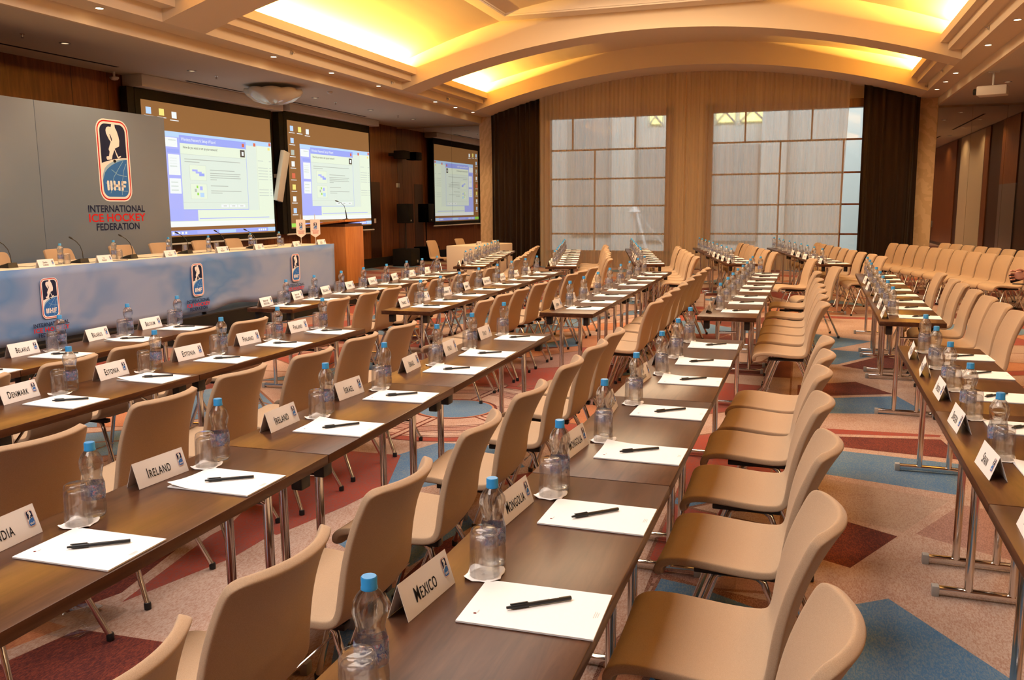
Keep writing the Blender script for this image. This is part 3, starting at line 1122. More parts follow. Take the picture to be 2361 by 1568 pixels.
def table_proto(Ln):
    """origin on the floor under the right-hand near corner; runs along +Y, width towards -X"""
    root = thing('folding_table', 'table', 'table')
    m = MB()
    m.box(-TW, 0, 0.002, Ln - 0.002, TH - 0.034, TH, M_WALNUT, 0.003)
    m.build('tabletop', root)
    for y, d in ((0.17, 1), (Ln - 0.17, -1)):
        g = MB()
        cx = -TW / 2
        for x in (cx - 0.08, cx + 0.08):
            g.tube([(x, y, 0.035), (x, y, TH - 0.04)], 0.0165, M_CHROME, 14)
        g.box(cx - 0.20, cx + 0.20, y - 0.016, y + 0.016, 0.012, 0.043, M_CHROME, 0.008)
        g.box(cx - 0.13, cx + 0.13, y - 0.02, y + 0.02, TH - 0.055, TH - 0.034, M_CHROME, 0.003)
        g.tube([(cx - 0.08, y, 0.60), (cx + 0.08, y, 0.60)], 0.006, M_CHROME, 8)
        leg = g.build('leg', root)
        for sx in (-1, 1):
            k = MB()
            k.box(cx + sx * 0.201 - 0.014, cx + sx * 0.201 + 0.014, y - 0.019, y + 0.019, 0.0, 0.046, M_GREYP, 0.004)
            k.build('foot_cap', leg)
        br = MB()
        br.tube([(cx - 0.08, y, 0.60), (cx - 0.06, y + d * 0.13, TH - 0.042)], 0.0055, M_CHROME, 8)
        br.tube([(cx + 0.08, y, 0.60), (cx + 0.06, y + d * 0.13, TH - 0.042)], 0.0055, M_CHROME, 8)
        br.build('folding_brace', root)
        for x in (-TW + 0.07, -0.07):
            k = MB()
            yy = y - d * 0.095
            k.box(x - 0.022, x + 0.022, yy - 0.03, yy + 0.03, TH - 0.105, TH - 0.034, M_BLACK, 0.006)
            k.build('stacking_block', root)
    return root


PTB = {k: Protos(table_proto(k)) for k in (1.2, 1.8)}

# ------------------------------------------------------------------ things on the tables
# bottle
bt = MB()
bt.lathe([(0.0, 0.004), (0.018, 0.001), (0.026, 0.0), (0.0305, 0.006), (0.0318, 0.018), (0.0318, 0.036), (0.0305, 0.046), (0.0310, 0.056), (0.0310, 0.088), (0.0298, 0.098), (0.0265, 0.113), (0.0262, 0.119), (0.0290, 0.131), (0.0322, 0.145), (0.0325, 0.153), (0.0300, 0.167), (0.0225, 0.181), (0.0150, 0.189), (0.0128, 0.193), (0.0, 0.193)], M_WATER, 22)
bto = bt.build('water_bottle', smooth=70)
tag(bto, 'b', 'bottle')
cp = MB()
cp.lathe([(0.0, 0.190), (0.0152, 0.190), (0.0152, 0.194), (0.0144, 0.195), (0.0146, 0.2115), (0.0130, 0.2135), (0.0, 0.2135)], M_CAPB, 20)
cp.build('bottle_cap', bto, smooth=40)
lb = MB()
lb.lathe([(0.0313, 0.052), (0.0314, 0.056), (0.0314, 0.090), (0.0306, 0.096), (0.0309, 0.0962), (0.0317, 0.090), (0.0317, 0.056), (0.0316, 0.052)], M_LABEL, 22, close=True)
lb.build('bottle_label', bto, smooth=60)
PBO = Protos(bto)
# tumbler, upside down
tg = MB()
tg.lathe([(0.0358, 0.0), (0.0362, 0.002), (0.0338, 0.085), (0.0330, 0.100), (0.0300, 0.1105), (0.0240, 0.1140), (0.0, 0.1130), (0.0, 0.0965), (0.0235, 0.0960), (0.0292, 0.0925), (0.0315, 0.084), (0.0340, 0.003), (0.0345, 0.0)], M_GLASS, 26)
tgo = tg.build('drinking_glass', smooth=50)
tag(tgo, 'g', 'glass')
PGL = Protos(tgo)
# paper coaster with turned-up corners
vs, fs = [], []
nc, nr_ = 32, 5
for j in range(nr_ + 1):
    for k in range(nc):
        t = 2 * PI * k / nc
        rad = 0.047 * (1 + 0.13 * math.cos(4 * t)) * j / nr_
        vs.append((rad * math.cos(t), rad * math.sin(t), 0.0012 + (0.006 * max(0, math.cos(4 * t)) + 0.001) * (j / nr_) ** 6))
for j in range(nr_):
    for k in range(nc):
        a, b = j * nc + k, j * nc + (k + 1) % nc
        fs.append((a, a + nc, b + nc, b) if j else (a, a + nc, b + nc))
co = MB()
co.add(vs, fs, M_CARD)
coo = co.build('paper_coaster', smooth=60)
md = coo.modifiers.new('t', 'SOLIDIFY')
md.thickness = 0.0012
bpy.context.view_layer.update()
_cm = bpy.data.meshes.new_from_object(coo.evaluated_get(bpy.context.evaluated_depsgraph_get()))
coo.modifiers.clear()
coo.data = _cm
tag(coo, 'c', 'coaster')
PCO = Protos(coo)


# notepad: portrait sheet for somebody sitting at +X, top edge towards -X
def pad_proto(curl):
    m = MB()
    nx, ny = 10, 7
    w, h = 0.293, 0.207
    vs, fs = [], []
    for i in range(nx + 1):
        for j in range(ny + 1):
            x, y = -w / 2 + w * i / nx, -h / 2 + h * j / ny
            z = 0.0042
            if curl == 1:
                d = max(0, 1 - ((x + w / 2) / 0.10 + (y + h / 2) / 0.14))
                z += 0.014 * d * d
            if curl == 2:
                d = max(0, 1 - ((x + w / 2) / 0.12 + (h / 2 - y) / 0.12))
                z += 0.010 * d * d
            vs.append((x, y, z))
    nn = (ny + 1)
    for i in range(nx):
        for j in range(ny):
            a = i * nn + j
            fs.append((a, a + nn, a + nn + 1, a + 1))
    m.add(vs, fs, M_WHITE)
    m.box(-w / 2, w / 2, -h / 2, h / 2, 0.0004, 0.0036, M_WHITE)
    m.poly([(x - 0.118, y - 0.062, 0.0058 if curl == 1 else 0.0046) for x, y in rrect(0.007, 0.006, 0.002, 2)], M_DKRED)
    m.poly([(x - 0.1135, y - 0.052, 0.0058 if curl == 1 else 0.0046) for x, y in rrect(0.002, 0.012, 0.0006, 1)], M_GREYINK)
    for k in range(3):
        m.poly([(x + 0.128 + k * 0.004, y, 0.0046) for x, y in rrect(0.0014, 0.03 - k * .004, 0.0004, 1)], M_GREYINK)
    o = m.build('notepad', smooth=40)
    return tag(o, 'p', 'notepad')


PPA = [Protos(pad_proto(k)) for k in (0, 1, 2)]
# ballpoint pen along +X
pn = MB()
Tp = Matrix.Rotation(R_(90), 4, 'Y')
pn.lathe([(0.0, -0.030), (0.0046, -0.030), (0.0048, 0.0), (0.0048, 0.073), (0.0042, 0.0745), (0.0, 0.0745)], M_BLACK, 12, T=Tp)
pno = pn.build('ballpoint_pen', smooth=40)
tag(pno, 'p', 'pen')
pc = MB()
pc.lathe([(0.0, -0.074), (0.0028, -0.074), (0.0034, -0.066), (0.0054, -0.060), (0.0057, -0.024), (0.0, -0.024)], M_BLACK, 12, T=Tp)
pc.box(-0.066, -0.026, -0.0015, 0.0015, 0.0056, 0.0076, M_BLACK, 0.0004)
pc.build('pen_cap', pno, smooth=40)
pl = MB()
pl.poly([(x + 0.035, y, 0.00505) for x, y in rrect(0.022, 0.0018, 0.0005, 1)], M_WINK)
pl.build('printed_mark', pno, smooth=0)
PPE = Protos(pno)

# folded name card: length along Y, front panel faces +X
_CARDS = {}


def card_mesh():
    m = MB()
    d, h, t = 0.026, 0.078, 0.0007
    for s in (-1, 1):
        m.add([(s * d, -0.105, 0), (s * d, 0.105, 0), (0, 0.105, h), (0, -0.105, h), (s * (d - t * 1.5), -0.105, 0), (s * (d - t * 1.5), 0.105, 0), (0, 0.105, h - t * 3), (0, -0.105, h - t * 3)],
              [(0, 1, 2, 3), (7, 6, 5, 4), (0, 4, 5, 1), (1, 5, 6, 2), (3, 7, 4, 0)], M_CARD)
    me = m.mesh('name_card', 0)
    fixn(me)
    return me


CARD = card_mesh()
TILT = math.atan2(0.026, 0.078)


def make_card(name, both=True):
    """root is the card itself; lettering and badge lie on its sloping panels"""
    if name in _CARDS:
        return _CARDS[name]
    o = link('name_card', CARD)
    tag(o, 'n', 'name card')
    for s in ((1, -1) if both else (1,)):
        if s > 0:
            base = Matrix.Translation((0.0135, 0, 0.039)) @ Euler((0, -TILT, 0)).to_matrix().to_4x4() @ Euler(FACE_PX).to_matrix().to_4x4()
        else:
            base = Matrix.Translation((-0.0135, 0, 0.039)) @ Euler((0, TILT, 0)).to_matrix().to_4x4() @ Euler((R_(90), 0, R_(-90))).to_matrix().to_4x4()
        two = '\n' in name
        me = text_mesh(name, 0.030 if two else 0.046, M_INK, 0.60 if len(name) < 10 else 0.52, 0.006, small=True)
        wx = max(v.co.x for v in me.vertices) - min(v.co.x for v in me.vertices)
        t = link('lettering', me, o)
        k = min(1.0, 0.135 / wx)
        t.matrix_local = base @ Matrix.Translation((-0.012, -0.004, 0.0006)) @ Matrix.Diagonal((k, 1, 1, 1))
        e = link('emblem', EMB, o)
        e.matrix_local = base @ Matrix.Translation((0.082, 0.006, 0.0004)) @ Matrix.Diagonal((0.045, 0.045, 0.3, 1))
    _CARDS[name] = Protos(o)
    return _CARDS[name]


# ------------------------------------------------------------------ the rows
_sj = random.Random(21)


class Row:
    def __init__(s, x0, y0, th, phrase):
        """x0, y0: right-hand near corner of the table run"""
        s.o, s.th, s.ph = Vector((x0, y0)), R_(th), phrase
        s.A = Vector((math.cos(s.th), math.sin(s.th)))
        s.B = Vector((-math.sin(s.th), math.cos(s.th)))

    def at(s, a, t, z=0.0):
        p = s.o + s.A * a + s.B * t
        return (p.x, p.y, z)

    def t_of(s, y, a=0.0):
        return (y - s.o.y - s.A.y * a) / s.B.y

    def tables(s, lens):
        t = 0.0
        for i, l in enumerate(lens):
            k = min(PTB, key=lambda q: abs(q - l))
            where = ['nearest camera', 'second from camera', 'third from camera', 'fourth from camera'][i]
            o = PTB[k].put(s.at(0, t), s.th, 'dark wood folding table on chrome legs, %s in %s' % (where, s.ph), 'tables of ' + s.ph)
            o.scale = (1, l / k, 1)
            t += l

    def seats(s, ts, names, chop=()):
        """one place setting at each t (centre of the notepad)"""
        n = len(ts)
        z = TH + 0.0006
        for i, t in enumerate(ts):
            w = '%s from near end of %s' % (ORD[i], s.ph)
            j = lambda v: _sj.uniform(-v, v)
            rz = s.th
            PPA[_sj.choice((0, 0, 1, 2)) if i else 0].put(s.at(-0.149 + j(.006), t + j(.008), z), rz + R_(j(2.0)), 'white notepad with a pen, ' + w, 'notepads on ' + s.ph)
            PPE.put(s.at(-0.150 + j(.012), t + 0.012 + j(.012), z + 0.0104), rz + R_(38 + j(7)), 'black ballpoint pen on the notepad, ' + w, 'pens on ' + s.ph)
            g = s.at(-0.322 + j(.008), t + 0.128 + j(.008), z)
            PCO.put(g, rz + R_(45 + j(14)), 'white paper coaster under a glass, ' + w, 'coasters on ' + s.ph)
            PGL.put((g[0], g[1], z + 0.0032), _sj.uniform(0, 6), 'upturned drinking glass on its coaster, ' + w, 'glasses on ' + s.ph)
            PBO.put(s.at(-0.328 + j(.008), t + 0.212 + j(.008), z), _sj.uniform(0, 6.28), 'blue-capped water bottle, ' + w, 'water bottles on ' + s.ph)
            if names and i < len(names) and names[i]:
                nm = names[i]
                same = [k for k, q in enumerate(names) if q == nm]
                t1 = nm.replace('\n', ' ')
                if nm not in LEGIBLE:
                    lab = 'folded white name card, ' + w
                elif len(same) == 1:
                    lab = 'folded white name card lettered %s' % t1
                else:
                    lab = '%s of the two white name cards lettered %s' % (('nearer', 'farther')[same.index(i)], t1)
                make_card(nm).put(s.at(-0.392 + j(.008), t - 0.04 + j(.008), z), rz + R_(j(5)), lab, 'name cards on ' + s.ph)

    def chairs(s, pts, rz=None, phrase=None, start=0, jit=3.0):
        for i, (x, y) in enumerate(pts):
            PCH.put((x, y, 0.004), (s.th if rz is None else rz) + R_(_cj.uniform(-jit, jit)), 'beige upholstered chair, %s from near end of chairs along %s' % (ORD[i + start], phrase or s.ph), 'chairs along ' + (phrase or s.ph))


LEGIBLE = {'Denmark', 'Estonia', 'Finland', 'India', 'Ireland', 'Israel', 'Italy', 'Mexico', 'Mongolia', 'Netherlands', 'Belarus', 'Belgium', 'Spain', 'Sweden', 'Switzerland'}


def tips(x, ys, d=0.185):
    return [(x, y - d) for y in ys]


OX = 0.265     # from the chair's origin to the top of its back
# front block
rA3 = Row(-0.3767, 0.78, -0.456, 'the Mexico row')
rA3.o = Vector((math.cos(R_(-.456)) * -.3767 - math.sin(R_(-.456)) * .78, math.sin(R_(-.456)) * -.3767 + math.cos(R_(-.456)) * .78))
rA3.tables((1.8, 1.2, 1.85))
rA3.seats([rA3.t_of(y) for y in (1.07, 1.665, 2.25, 2.90, 3.53, 4.22, 4.75, 5.34)], ['Macedonia', 'Mexico', 'Mongolia', 'Mongolia', 'Netherlands', 'New\nZealand', 'New\nZealand', 'Norway'])
rA3.chairs([(0.10 - .275, 1.59), (0.095 - .275, 2.18), (0.115 - .275, 2.87), (0.11 - .275, 3.50), (0.12 - .275, 4.12), (0.15 - .275, 4.62), (0.16 - .275, 5.12)])

rA2 = Row(0, 0, 0.805, 'the India to Italy row')
rA2.o = rA2.A * -1.5127 + rA2.B * 0.79
rA2.tables((1.8, 1.2, 1.80))
rA2.seats([rA2.t_of(y) for y in (1.638, 2.204, 2.908, 3.488, 4.16, 4.687, 5.322)], ['India', 'Ireland', 'Ireland', 'Israel', 'Israel', 'Italy', 'Italy'])
rA2.chairs(tips(-1.05 - OX, (1.244, 1.749, 2.35, 2.984, 3.591, 4.234, 4.805, 5.303)))

rA1 = Row(0, 0, -0.396, 'the Denmark to Finland row')
rA1.o = rA1.A * -2.991 + rA1.B * 0.65
rA1.tables((1.8, 1.2, 1.80))
rA1.seats([rA1.t_of(y) for y in (2.36, 2.955, 3.515, 4.091, 4.663, 5.241)], ['Denmark', 'Denmark', 'Estonia', 'Estonia', 'Finland', 'Finland'])
rA1.chairs([(-2.40 - OX, 2.18), (-2.44 - OX, 2.826), (-2.48 - OX, 3.40), (-2.43 - OX, 3.955), (-2.45 - OX, 4.525), (-2.44 - OX, 5.063)])

rA0 = Row(-3.895, 2.29, 4.2, 'the Belarus and Belgium row')
rA0.tables((1.2, 1.81))
rA0.seats([rA0.t_of(y) for y in (3.40, 3.945, 4.58, 5.122)], ['Austria', 'Belarus', 'Belarus', 'Belgium'])
rA0.chairs([(-3.52 - OX, 2.85), (-3.52 - OX, 3.385), (-3.55 - OX, 3.885), (-3.57 - OX, 4.46), (-3.56 - OX, 5.0)], R_(2))

rA4 = Row(0, 0, -0.757, 'the Spain and Sweden row')
rA4.o = rA4.A * 0.957 + rA4.B * 0.9
rA4.tables((1.8, 1.2, 1.79))
rA4.seats([rA4.t_of(y) for y in (2.46, 3.06, 3.65, 4.229, 4.792, 5.319)], ['Spain', 'Spain', 'Sweden', 'Sweden', 'Switzerland', 'Switzerland'])

# middle block
rB3 = Row(0, 0, -0.653, 'fourth middle row from stage')
rB3.o = rB3.A * -0.386 + rB3.B * 6.787
rB3.tables((1.8, 1.2, 1.72))
rB3.seats([rB3.t_of(y) for y in (7.175, 7.799, 8.334, 8.96, 9.487, 10.064, 10.666, 11.191)], ['Norway', 'Norway', 'Poland', 'Poland', 'Romania', 'Russia', 'Russia', 'Serbia'])
rB3.chairs(tips(0.18 - OX, (7.179, 7.765, 8.288, 8.822, 9.501, 10.471)))

rB2 = Row(0, 0, 0.47, 'third middle row from stage')
rB2.o = rB2.A * -1.516 + rB2.B * 6.725
rB2.tables((1.8, 1.2, 1.68))
rB2.seats([rB2.t_of(y) for y in (7.06, 7.584, 8.15, 8.719, 9.324, 9.9, 10.48, 11.0)], ['Japan', 'Japan', 'Kazakhstan', 'Kazakhstan', 'Korea', 'Korea', 'Latvia', 'Latvia'])
rB2.chairs(tips(-1.085 - OX, (7.064, 7.541, 8.08, 8.641, 9.199, 9.832, 10.36, 10.843)))

rB1 = Row(0, 0, 1.282, 'second middle row from stage')
rB1.o = rB1.A * -2.758 + rB1.B * 6.570
rB1.tables((1.8, 1.2, 1.62))
rB1.seats([rB1.t_of(y) for y in (6.854, 7.34, 7.854, 8.452, 9.08, 9.65, 10.2, 10.76)], ['France', 'France', 'Germany', 'Germany', 'Great Britain', 'Great Britain', 'Hungary', 'Hungary'])
rB1.chairs(tips(-2.45 - OX, (6.81, 7.316, 7.80, 8.41, 8.955, 9.655, 10.117, 10.7)))

rB0 = Row(0, 0, 2.411, 'middle row nearest the stage')
rB0.o = rB0.A * -3.854 + rB0.B * 6.522
rB0.tables((1.8, 1.2, 1.5))
rB0.seats([rB0.t_of(y) for y in (6.59, 7.135, 7.68, 8.228, 8.805, 9.404, 9.92, 10.45)], ['Bosnia and\nHerzegovina', 'Bosnia and\nHerzegovina', 'Bulgaria', 'China', 'Croatia', 'Croatia', 'Czech', 'Czech'])
rB0.chairs(tips(-3.675 - OX, (6.567, 7.11, 7.576, 8.181, 8.663, 9.312, 9.85, 10.4)))

rB4 = Row(0, 0, -0.974, 'middle row nearest right mirror')
rB4.o = rB4.A * 0.903 + rB4.B * 6.853
rB4.tables((1.8, 1.2, 1.74))
rB4.seats([rB4.t_of(y) for y in (7.152, 7.763, 8.301, 8.866, 9.432, 10.168, 10.696, 11.301)], ['Turkey', 'Turkey', 'Ukraine', 'Ukraine', 'USA', 'USA', None, None])
rB4.chairs(tips(1.46 - OX, (6.914, 7.434, 7.952, 8.555, 9.195, 9.7, 10.541)))

# far block, turned a little towards the stage
FAR = (('far row nearest the stage', -4.372, 11.72, 12.6, (1.8, 1.2, 1.62), 9), ('second far row from stage', -3.053, 12.0, 13.2, (1.8, 1.2, 2.0), 9),
       ('third far row from stage', -1.903, 12.74, 12.7, (1.8, 1.2, 1.9), 9), ('fourth far row from stage', -0.60, 13.11, 12.3, (1.8, 1.2, 2.1), 9),
       ('far row nearest right mirror', 0.695, 13.29, 10.3, (1.8, 1.2, 2.2), 9))
for k, (ph, x, y, th, lens, n) in enumerate(FAR):
    r = Row(x, y, th, ph)
    r.tables(lens)
    tot = sum(lens)
    sp_ = (tot - 0.55) / (n - 1)
    ts = [0.22 + i * sp_ for i in range(n)]
    r.seats(ts, ['Council'] * 2 + [None] * 7 if k in (0, 1) else ['Council'] * 5 + [None] * 4)
    cs = [r.at(0.205 + _cj.uniform(-.015, .015), t - 0.08 + _cj.uniform(-.012, .012))[:2] for t in ts]
    if k == 3:
        cs[0], cs[1] = (0.17 - OX, 12.66), (0.43 - OX, 11.09)
    if k == 2:
        cs = cs[:7]
    r.chairs(cs, jit=1.2)

# one bottle standing alone at the far end of a middle row
PBO.put((-0.49, 11.36, TH + .0006), 0.4, 'blue-capped water bottle standing alone at the far right end of its row', 'stray bottle')

# audience chairs in two rows before the right-hand mirror
ra = R_(15.5)
fc = Vector((math.cos(ra), math.sin(ra)))
for k, (x0, y0, n, ph) in enumerate(((1.70, 18.14, 11, 'the front audience row by the right mirror'), (2.62, 18.25, 10, 'the back audience row by the right mirror'))):
    for i in range(n):
        x, y = x0 + 0.125 * i - OX * fc.x, y0 - 0.452 * i - OX * fc.y
        PCH.put((x, y, 0.004), ra + R_(_cj.uniform(-2, 2)), 'beige chair, %s from the window wall in %s' % (ORD[i], ph), 'chairs of ' + ph)

# ================================================================== STAGE
st = MB()
st.box(-10.9, -7.0, 1.0, 13.95, 0.0, 0.285, M_BLACKM)
st.box(-10.9, -7.0, 1.0, 13.95, 0.285, 0.30, M_BLACK)
tag(st.build('stage', smooth=0), 'low black stage platform under the head table and lectern', 'stage')
ZS = 0.302

# backdrop board with the federation badge
M_BOARD = pm('backdrop_print', (0.33, 0.36, 0.42), 0.6, spec=0.25)
L(M_BOARD, ramp(M_BOARD, noise(M_BOARD, 0.5, 2, 0.5, coords(M_BOARD)), ((0.3, (0.185, 0.215, 0.275)), (0.7, (0.13, 0.175, 0.25)))), bsdf(M_BOARD).inputs['Base Color'])
bd = thing('backdrop_board', 'tall grey-blue backdrop board with the large hockey federation badge', 'backdrop', (-8.6, 5.5, ZS))
q = MB()
q.box(-0.05, 0.0, -3.5, 2.55, 0, 2.575, M_BOARD, 0.004)
q.box(-0.05, 0.0, 2.554, 4.74, 0, 2.575, M_BOARD, 0.004)
q.build('board_panel', bd, smooth=30)
q = MB()
for y in (-2, 0.5, 3.5):
    q.box(-0.75, -0.05, y - 0.03, y + 0.03, 0, 0.04, M_BLACK)
    q.tube([(-0.7, y, 0.03), (-0.06, y, 1.6)], 0.015, M_BLACK, 8)
q.build('support_strut', bd)
e = link('emblem', EMB, bd, (0.001, 9.245 - 5.5, 2.232 - ZS), FACE_PX)
e.scale = (1.055, 1.055, 1.055)
federation_text(bd, 9.235 - 5.5, 1.605 - ZS, 1.0, 0.002)

# head table with its printed cloth
M_CLOTH = pm('printed_cloth', (0.40, 0.46, 0.60), 0.7, spec=0.2)
_n = noise(M_CLOTH, 0.9, 3, 0.55, coords(M_CLOTH, (1, 0.8, 1.6)), 0.4)
L(M_CLOTH, ramp(M_CLOTH, _n, ((0.34, (0.30, 0.36, 0.52)), (0.5, (0.24, 0.32, 0.53)), (0.62, (0.10, 0.22, 0.50)), (0.75, (0.21, 0.31, 0.54)))), bsdf(M_CLOTH).inputs['Base Color'])
M_TOPC = pm('white_tablecloth', (0.78, 0.68, 0.55), 0.75, spec=0.2)
ht = thing('head_table', 'long head table on the stage draped in blue printed cloth with three badges', 'table', (-7.42, 7.5, ZS))
HY0, HY1, HZ = -5.5, 4.56, 0.738
q = MB()
q.box(-0.42, 0.395, HY0, HY1, HZ - 0.03, HZ, M_TOPC, 0.006)
q.build('table_top', ht)
q = MB()
vs, fs = [], []
ny, nz = 90, 8
for i in range(ny + 1):
    y = HY0 + (HY1 - HY0) * i / ny
    for j in range(nz + 1):
        k = j / nz
        wob = 0.010 * k * math.sin(y * 5.1) + 0.006 * k * math.sin(y * 13 + 1)
        zb = 0.03 + (0.05 * max(0, math.sin((y - 1.2) * 2.0)) ** 4 if 1.2 < y < 2.8 else 0)
        vs.append((0.400 + wob, y, HZ + 0.001 - (HZ - zb) * k))
for i in range(ny):
    for j in range(nz):
        a = i * (nz + 1) + j
        fs.append((a, a + nz + 1, a + nz + 2, a + 1))
q.add(vs, fs, M_CLOTH)
q.quad((0.400, HY1, 0.03), (-0.42, HY1, 0.03), (-0.42, HY1, HZ), (0.400, HY1, HZ), M_CLOTH)
q.quad((0.395, HY0, HZ + .001), (0.395, HY1, HZ + .001), (0.402, HY1, HZ - .004), (0.402, HY0, HZ - .004), M_CLOTH)
cl = q.build('printed_cover', ht, smooth=60)
sm = cl.modifiers.new('t', 'SOLIDIFY')
sm.thickness = 0.004
q = MB()
for y in (HY0 + .3, -1.5, 1.5, HY1 - .3):
    for x in (-0.12, 0.28):
        q.box(x - .02, x + .02, y - .02, y + .02, 0, HZ - 0.03, M_BLACK)
q.build('table_leg', ht)
for y in (6.54, 8.74, 10.91):
    e = link('emblem', EMB, ht, (0.423, y - 7.5, 0.742 - ZS), FACE_PX)
    e.scale = (0.40, 0.40, 0.40)
    federation_text(ht, y - 7.5 - 0.01, 0.487 - ZS, 0.43, 0.424)

# head-table chairs
for i, y in enumerate((6.1, 7.0, 7.86, 8.84, 9.55, 10.4, 11.15)):
    PCH.put((-8.0, y, ZS + 0.003), PI + R_(_cj.uniform(-4, 4)), 'beige chair, %s from the camera behind the head table' % ORD[i], 'chairs behind the head table')

# gooseneck microphones
mi = thing('gooseneck_microphone', 'm', 'microphone')
q = MB()
q.add([(-.085, -.055, 0), (.075, -.055, 0), (.075, .055, 0), (-.085, .055, 0), (-.075, -.048, .018), (.065, -.048, .050), (.065, .048, .050), (-.075, .048, .018)],
      [(3, 2, 1, 0), (4, 5, 6, 7), (0, 1, 5, 4), (1, 2, 6, 5), (2, 3, 7, 6), (3, 0, 4, 7)], M_BLACK)
q.build('base', mi, smooth=0)
q = MB()
pts = [(0.05, 0, .045), (.045, 0, .12), (.02, 0, .18), (-.03, 0, .225), (-.09, 0, .255)]
q.tube(pts, 0.0042, M_BLACK, 8)
q.build('gooseneck', mi)
q = MB()
q.tube([(-.085, 0, .253), (-.105, 0, .262), (-.13, 0, .272)], [0.007, 0.0105, 0.008], M_BLACK, 10)
q.build('microphone_head', mi)
q = MB()
q.tube([(.03, .05, .006), (.06, .12, .004), (.10, .2, .005), (.06, .3, .004), (.11, .42, .005), (.09, .55, .004)], 0.003, M_BLACK, 6)
q.build('cable', mi)
PM_ = Protos(mi)
HT = ZS + HZ + 0.001
for i, (x, y) in enumerate(((-7.40, 6.45), (-7.27, 7.22), (-7.33, 8.0), (-7.39, 9.03), (-7.41, 9.8), (-7.39, 10.45))):
    PM_.put((x, y, HT), R_(_cj.uniform(-8, 8)), 'black gooseneck microphone on the head table, %s from the camera' % ORD[i], 'microphones on the head table')
for i, (x, y) in enumerate(((-7.35, 7.05), (-7.45, 7.9), (-7.49, 8.85), (-7.36, 9.45), (-7.53, 10.6), (-7.45, 11.2))):
    PBO.put((x, y, HT), i * 1.3, 'blue-capped water bottle, %s from the camera on the head table' % ORD[i], 'bottles on the head table')
for i, (x, y) in enumerate(((-7.28, 7.06), (-7.34, 7.86), (-7.55, 9.22), (-7.62, 9.95), (-7.57, 10.76), (-7.55, 11.42))):
    PGL.put((x, y, HT), i * .7, 'upturned drinking glass, %s from the camera on the head table' % ORD[i], 'glasses on the head table')
for i, y in enumerate((6.60, 7.36, 8.38, 9.36, 10.15, 11.08, 11.78)):
    make_card('Vice\nPresident' if i else 'General\nSecretary').put((-7.085, y, HT), R_(_cj.uniform(-5, 5)), 'folded white name card, %s from the camera on the head table edge' % ORD[i], 'name cards on the head table')

# pennants
M_PENN = pm('pennant_cloth', (0.80, 0.72, 0.66), 0.7)
pe = thing('table_pennant', 'p', 'pennant')
q = MB()
q.lathe([(0, 0), (0.035, 0), (0.035, 0.006), (0.008, 0.012), (0.0045, 0.03), (0.0045, 0.46), (0, 0.465)], M_STEELW, 12)
q.build('stand', pe)
q = MB()
pts = [(-0.078, 0.155), (0.0, 0.105), (0.078, 0.155), (0.078, 0.385), (-0.078, 0.385)]
q.add([(0.006, y, z) for y, z in pts] + [(0.0095, y, z) for y, z in pts], [(4, 3, 2, 1, 0), (5, 6, 7, 8, 9)] + [(i, (i + 1) % 5, 5 + (i + 1) % 5, 5 + i) for i in range(5)], M_PENN)
fl_ = q.build('flag_cloth', pe, smooth=0)
e = link('emblem', EMB, fl_, (0.0098, 0, 0.285), FACE_PX)
e.scale = (0.115, 0.115, 0.3)
t = link('lettering', text_mesh('INTERNATIONAL\nICE HOCKEY\nFEDERATION', 0.022, M_REDINK, 0.7, 0.01), fl_, (0.0102, 0, 0.19), FACE_PX)
PPN = Protos(pe)
PPN.put((-7.36, 11.66, HT), R_(-32), 'small white shield pennant on a stand, left of the two', 'pennants on the head table')
PPN.put((-7.19, 11.80, HT), R_(-38), 'small white shield pennant on a stand, nearer the lectern', 'pennants on the head table')

# lectern
le = thing('lectern', 'tall beech wood lectern with microphone at the end of the stage', 'lectern', (-7.66, 13.28, ZS))
q = MB()
q.box(-0.34, 0.34, -0.31, 0.31, 0.0, 0.98, M_BEECH, 0.004)
q.build('body', le)
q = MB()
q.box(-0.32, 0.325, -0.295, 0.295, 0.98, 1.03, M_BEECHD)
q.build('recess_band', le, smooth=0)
q = MB()
T = Matrix.Translation((0, 0, 1.045)) @ Matrix.Rotation(R_(-6), 4, 'Y')
q.box(-0.40, 0.37, -0.37, 0.37, -0.018, 0.018, M_BEECH, 0.003, T=T)
q.build('reading_top', le)
mk = thing('lectern_microphone', 'slim black gooseneck microphone on top of the wooden lectern', 'microphone', (-7.45, 13.26, ZS + 1.092))
q = MB()
q.lathe([(0, 0), (0.075, 0), (0.072, 0.014), (0.02, 0.022), (0.012, 0.03), (0, 0.03)], M_BLACK, 16)
q.build('base', mk)
q = MB()
q.tube([(0, 0, .02), (-.005, -.01, .12), (-.01, -.02, .17)], [.010, .009, .006], M_BLACK, 10)
q.tube([(-.01, -.02, .17), (-.02, -.035, .24), (-.06, -.06, .29), (-.11, -.09, .315)], 0.004, M_BLACK, 8)
q.build('gooseneck', mk)
q = MB()
q.tube([(-.10, -.085, .312), (-.125, -.10, .322), (-.15, -.112, .328)], [.007, .011, .008], M_BLACK, 10)
q.build('microphone_head', mk)

# ================================================================== SCREENS
SB = 0.86


def em(name, col, k=1.0):
    m = pm('screen_' + name, (0.02, 0.02, 0.02), 0.8, emit=col, estr=SB * k, spec=0.05)
    return m


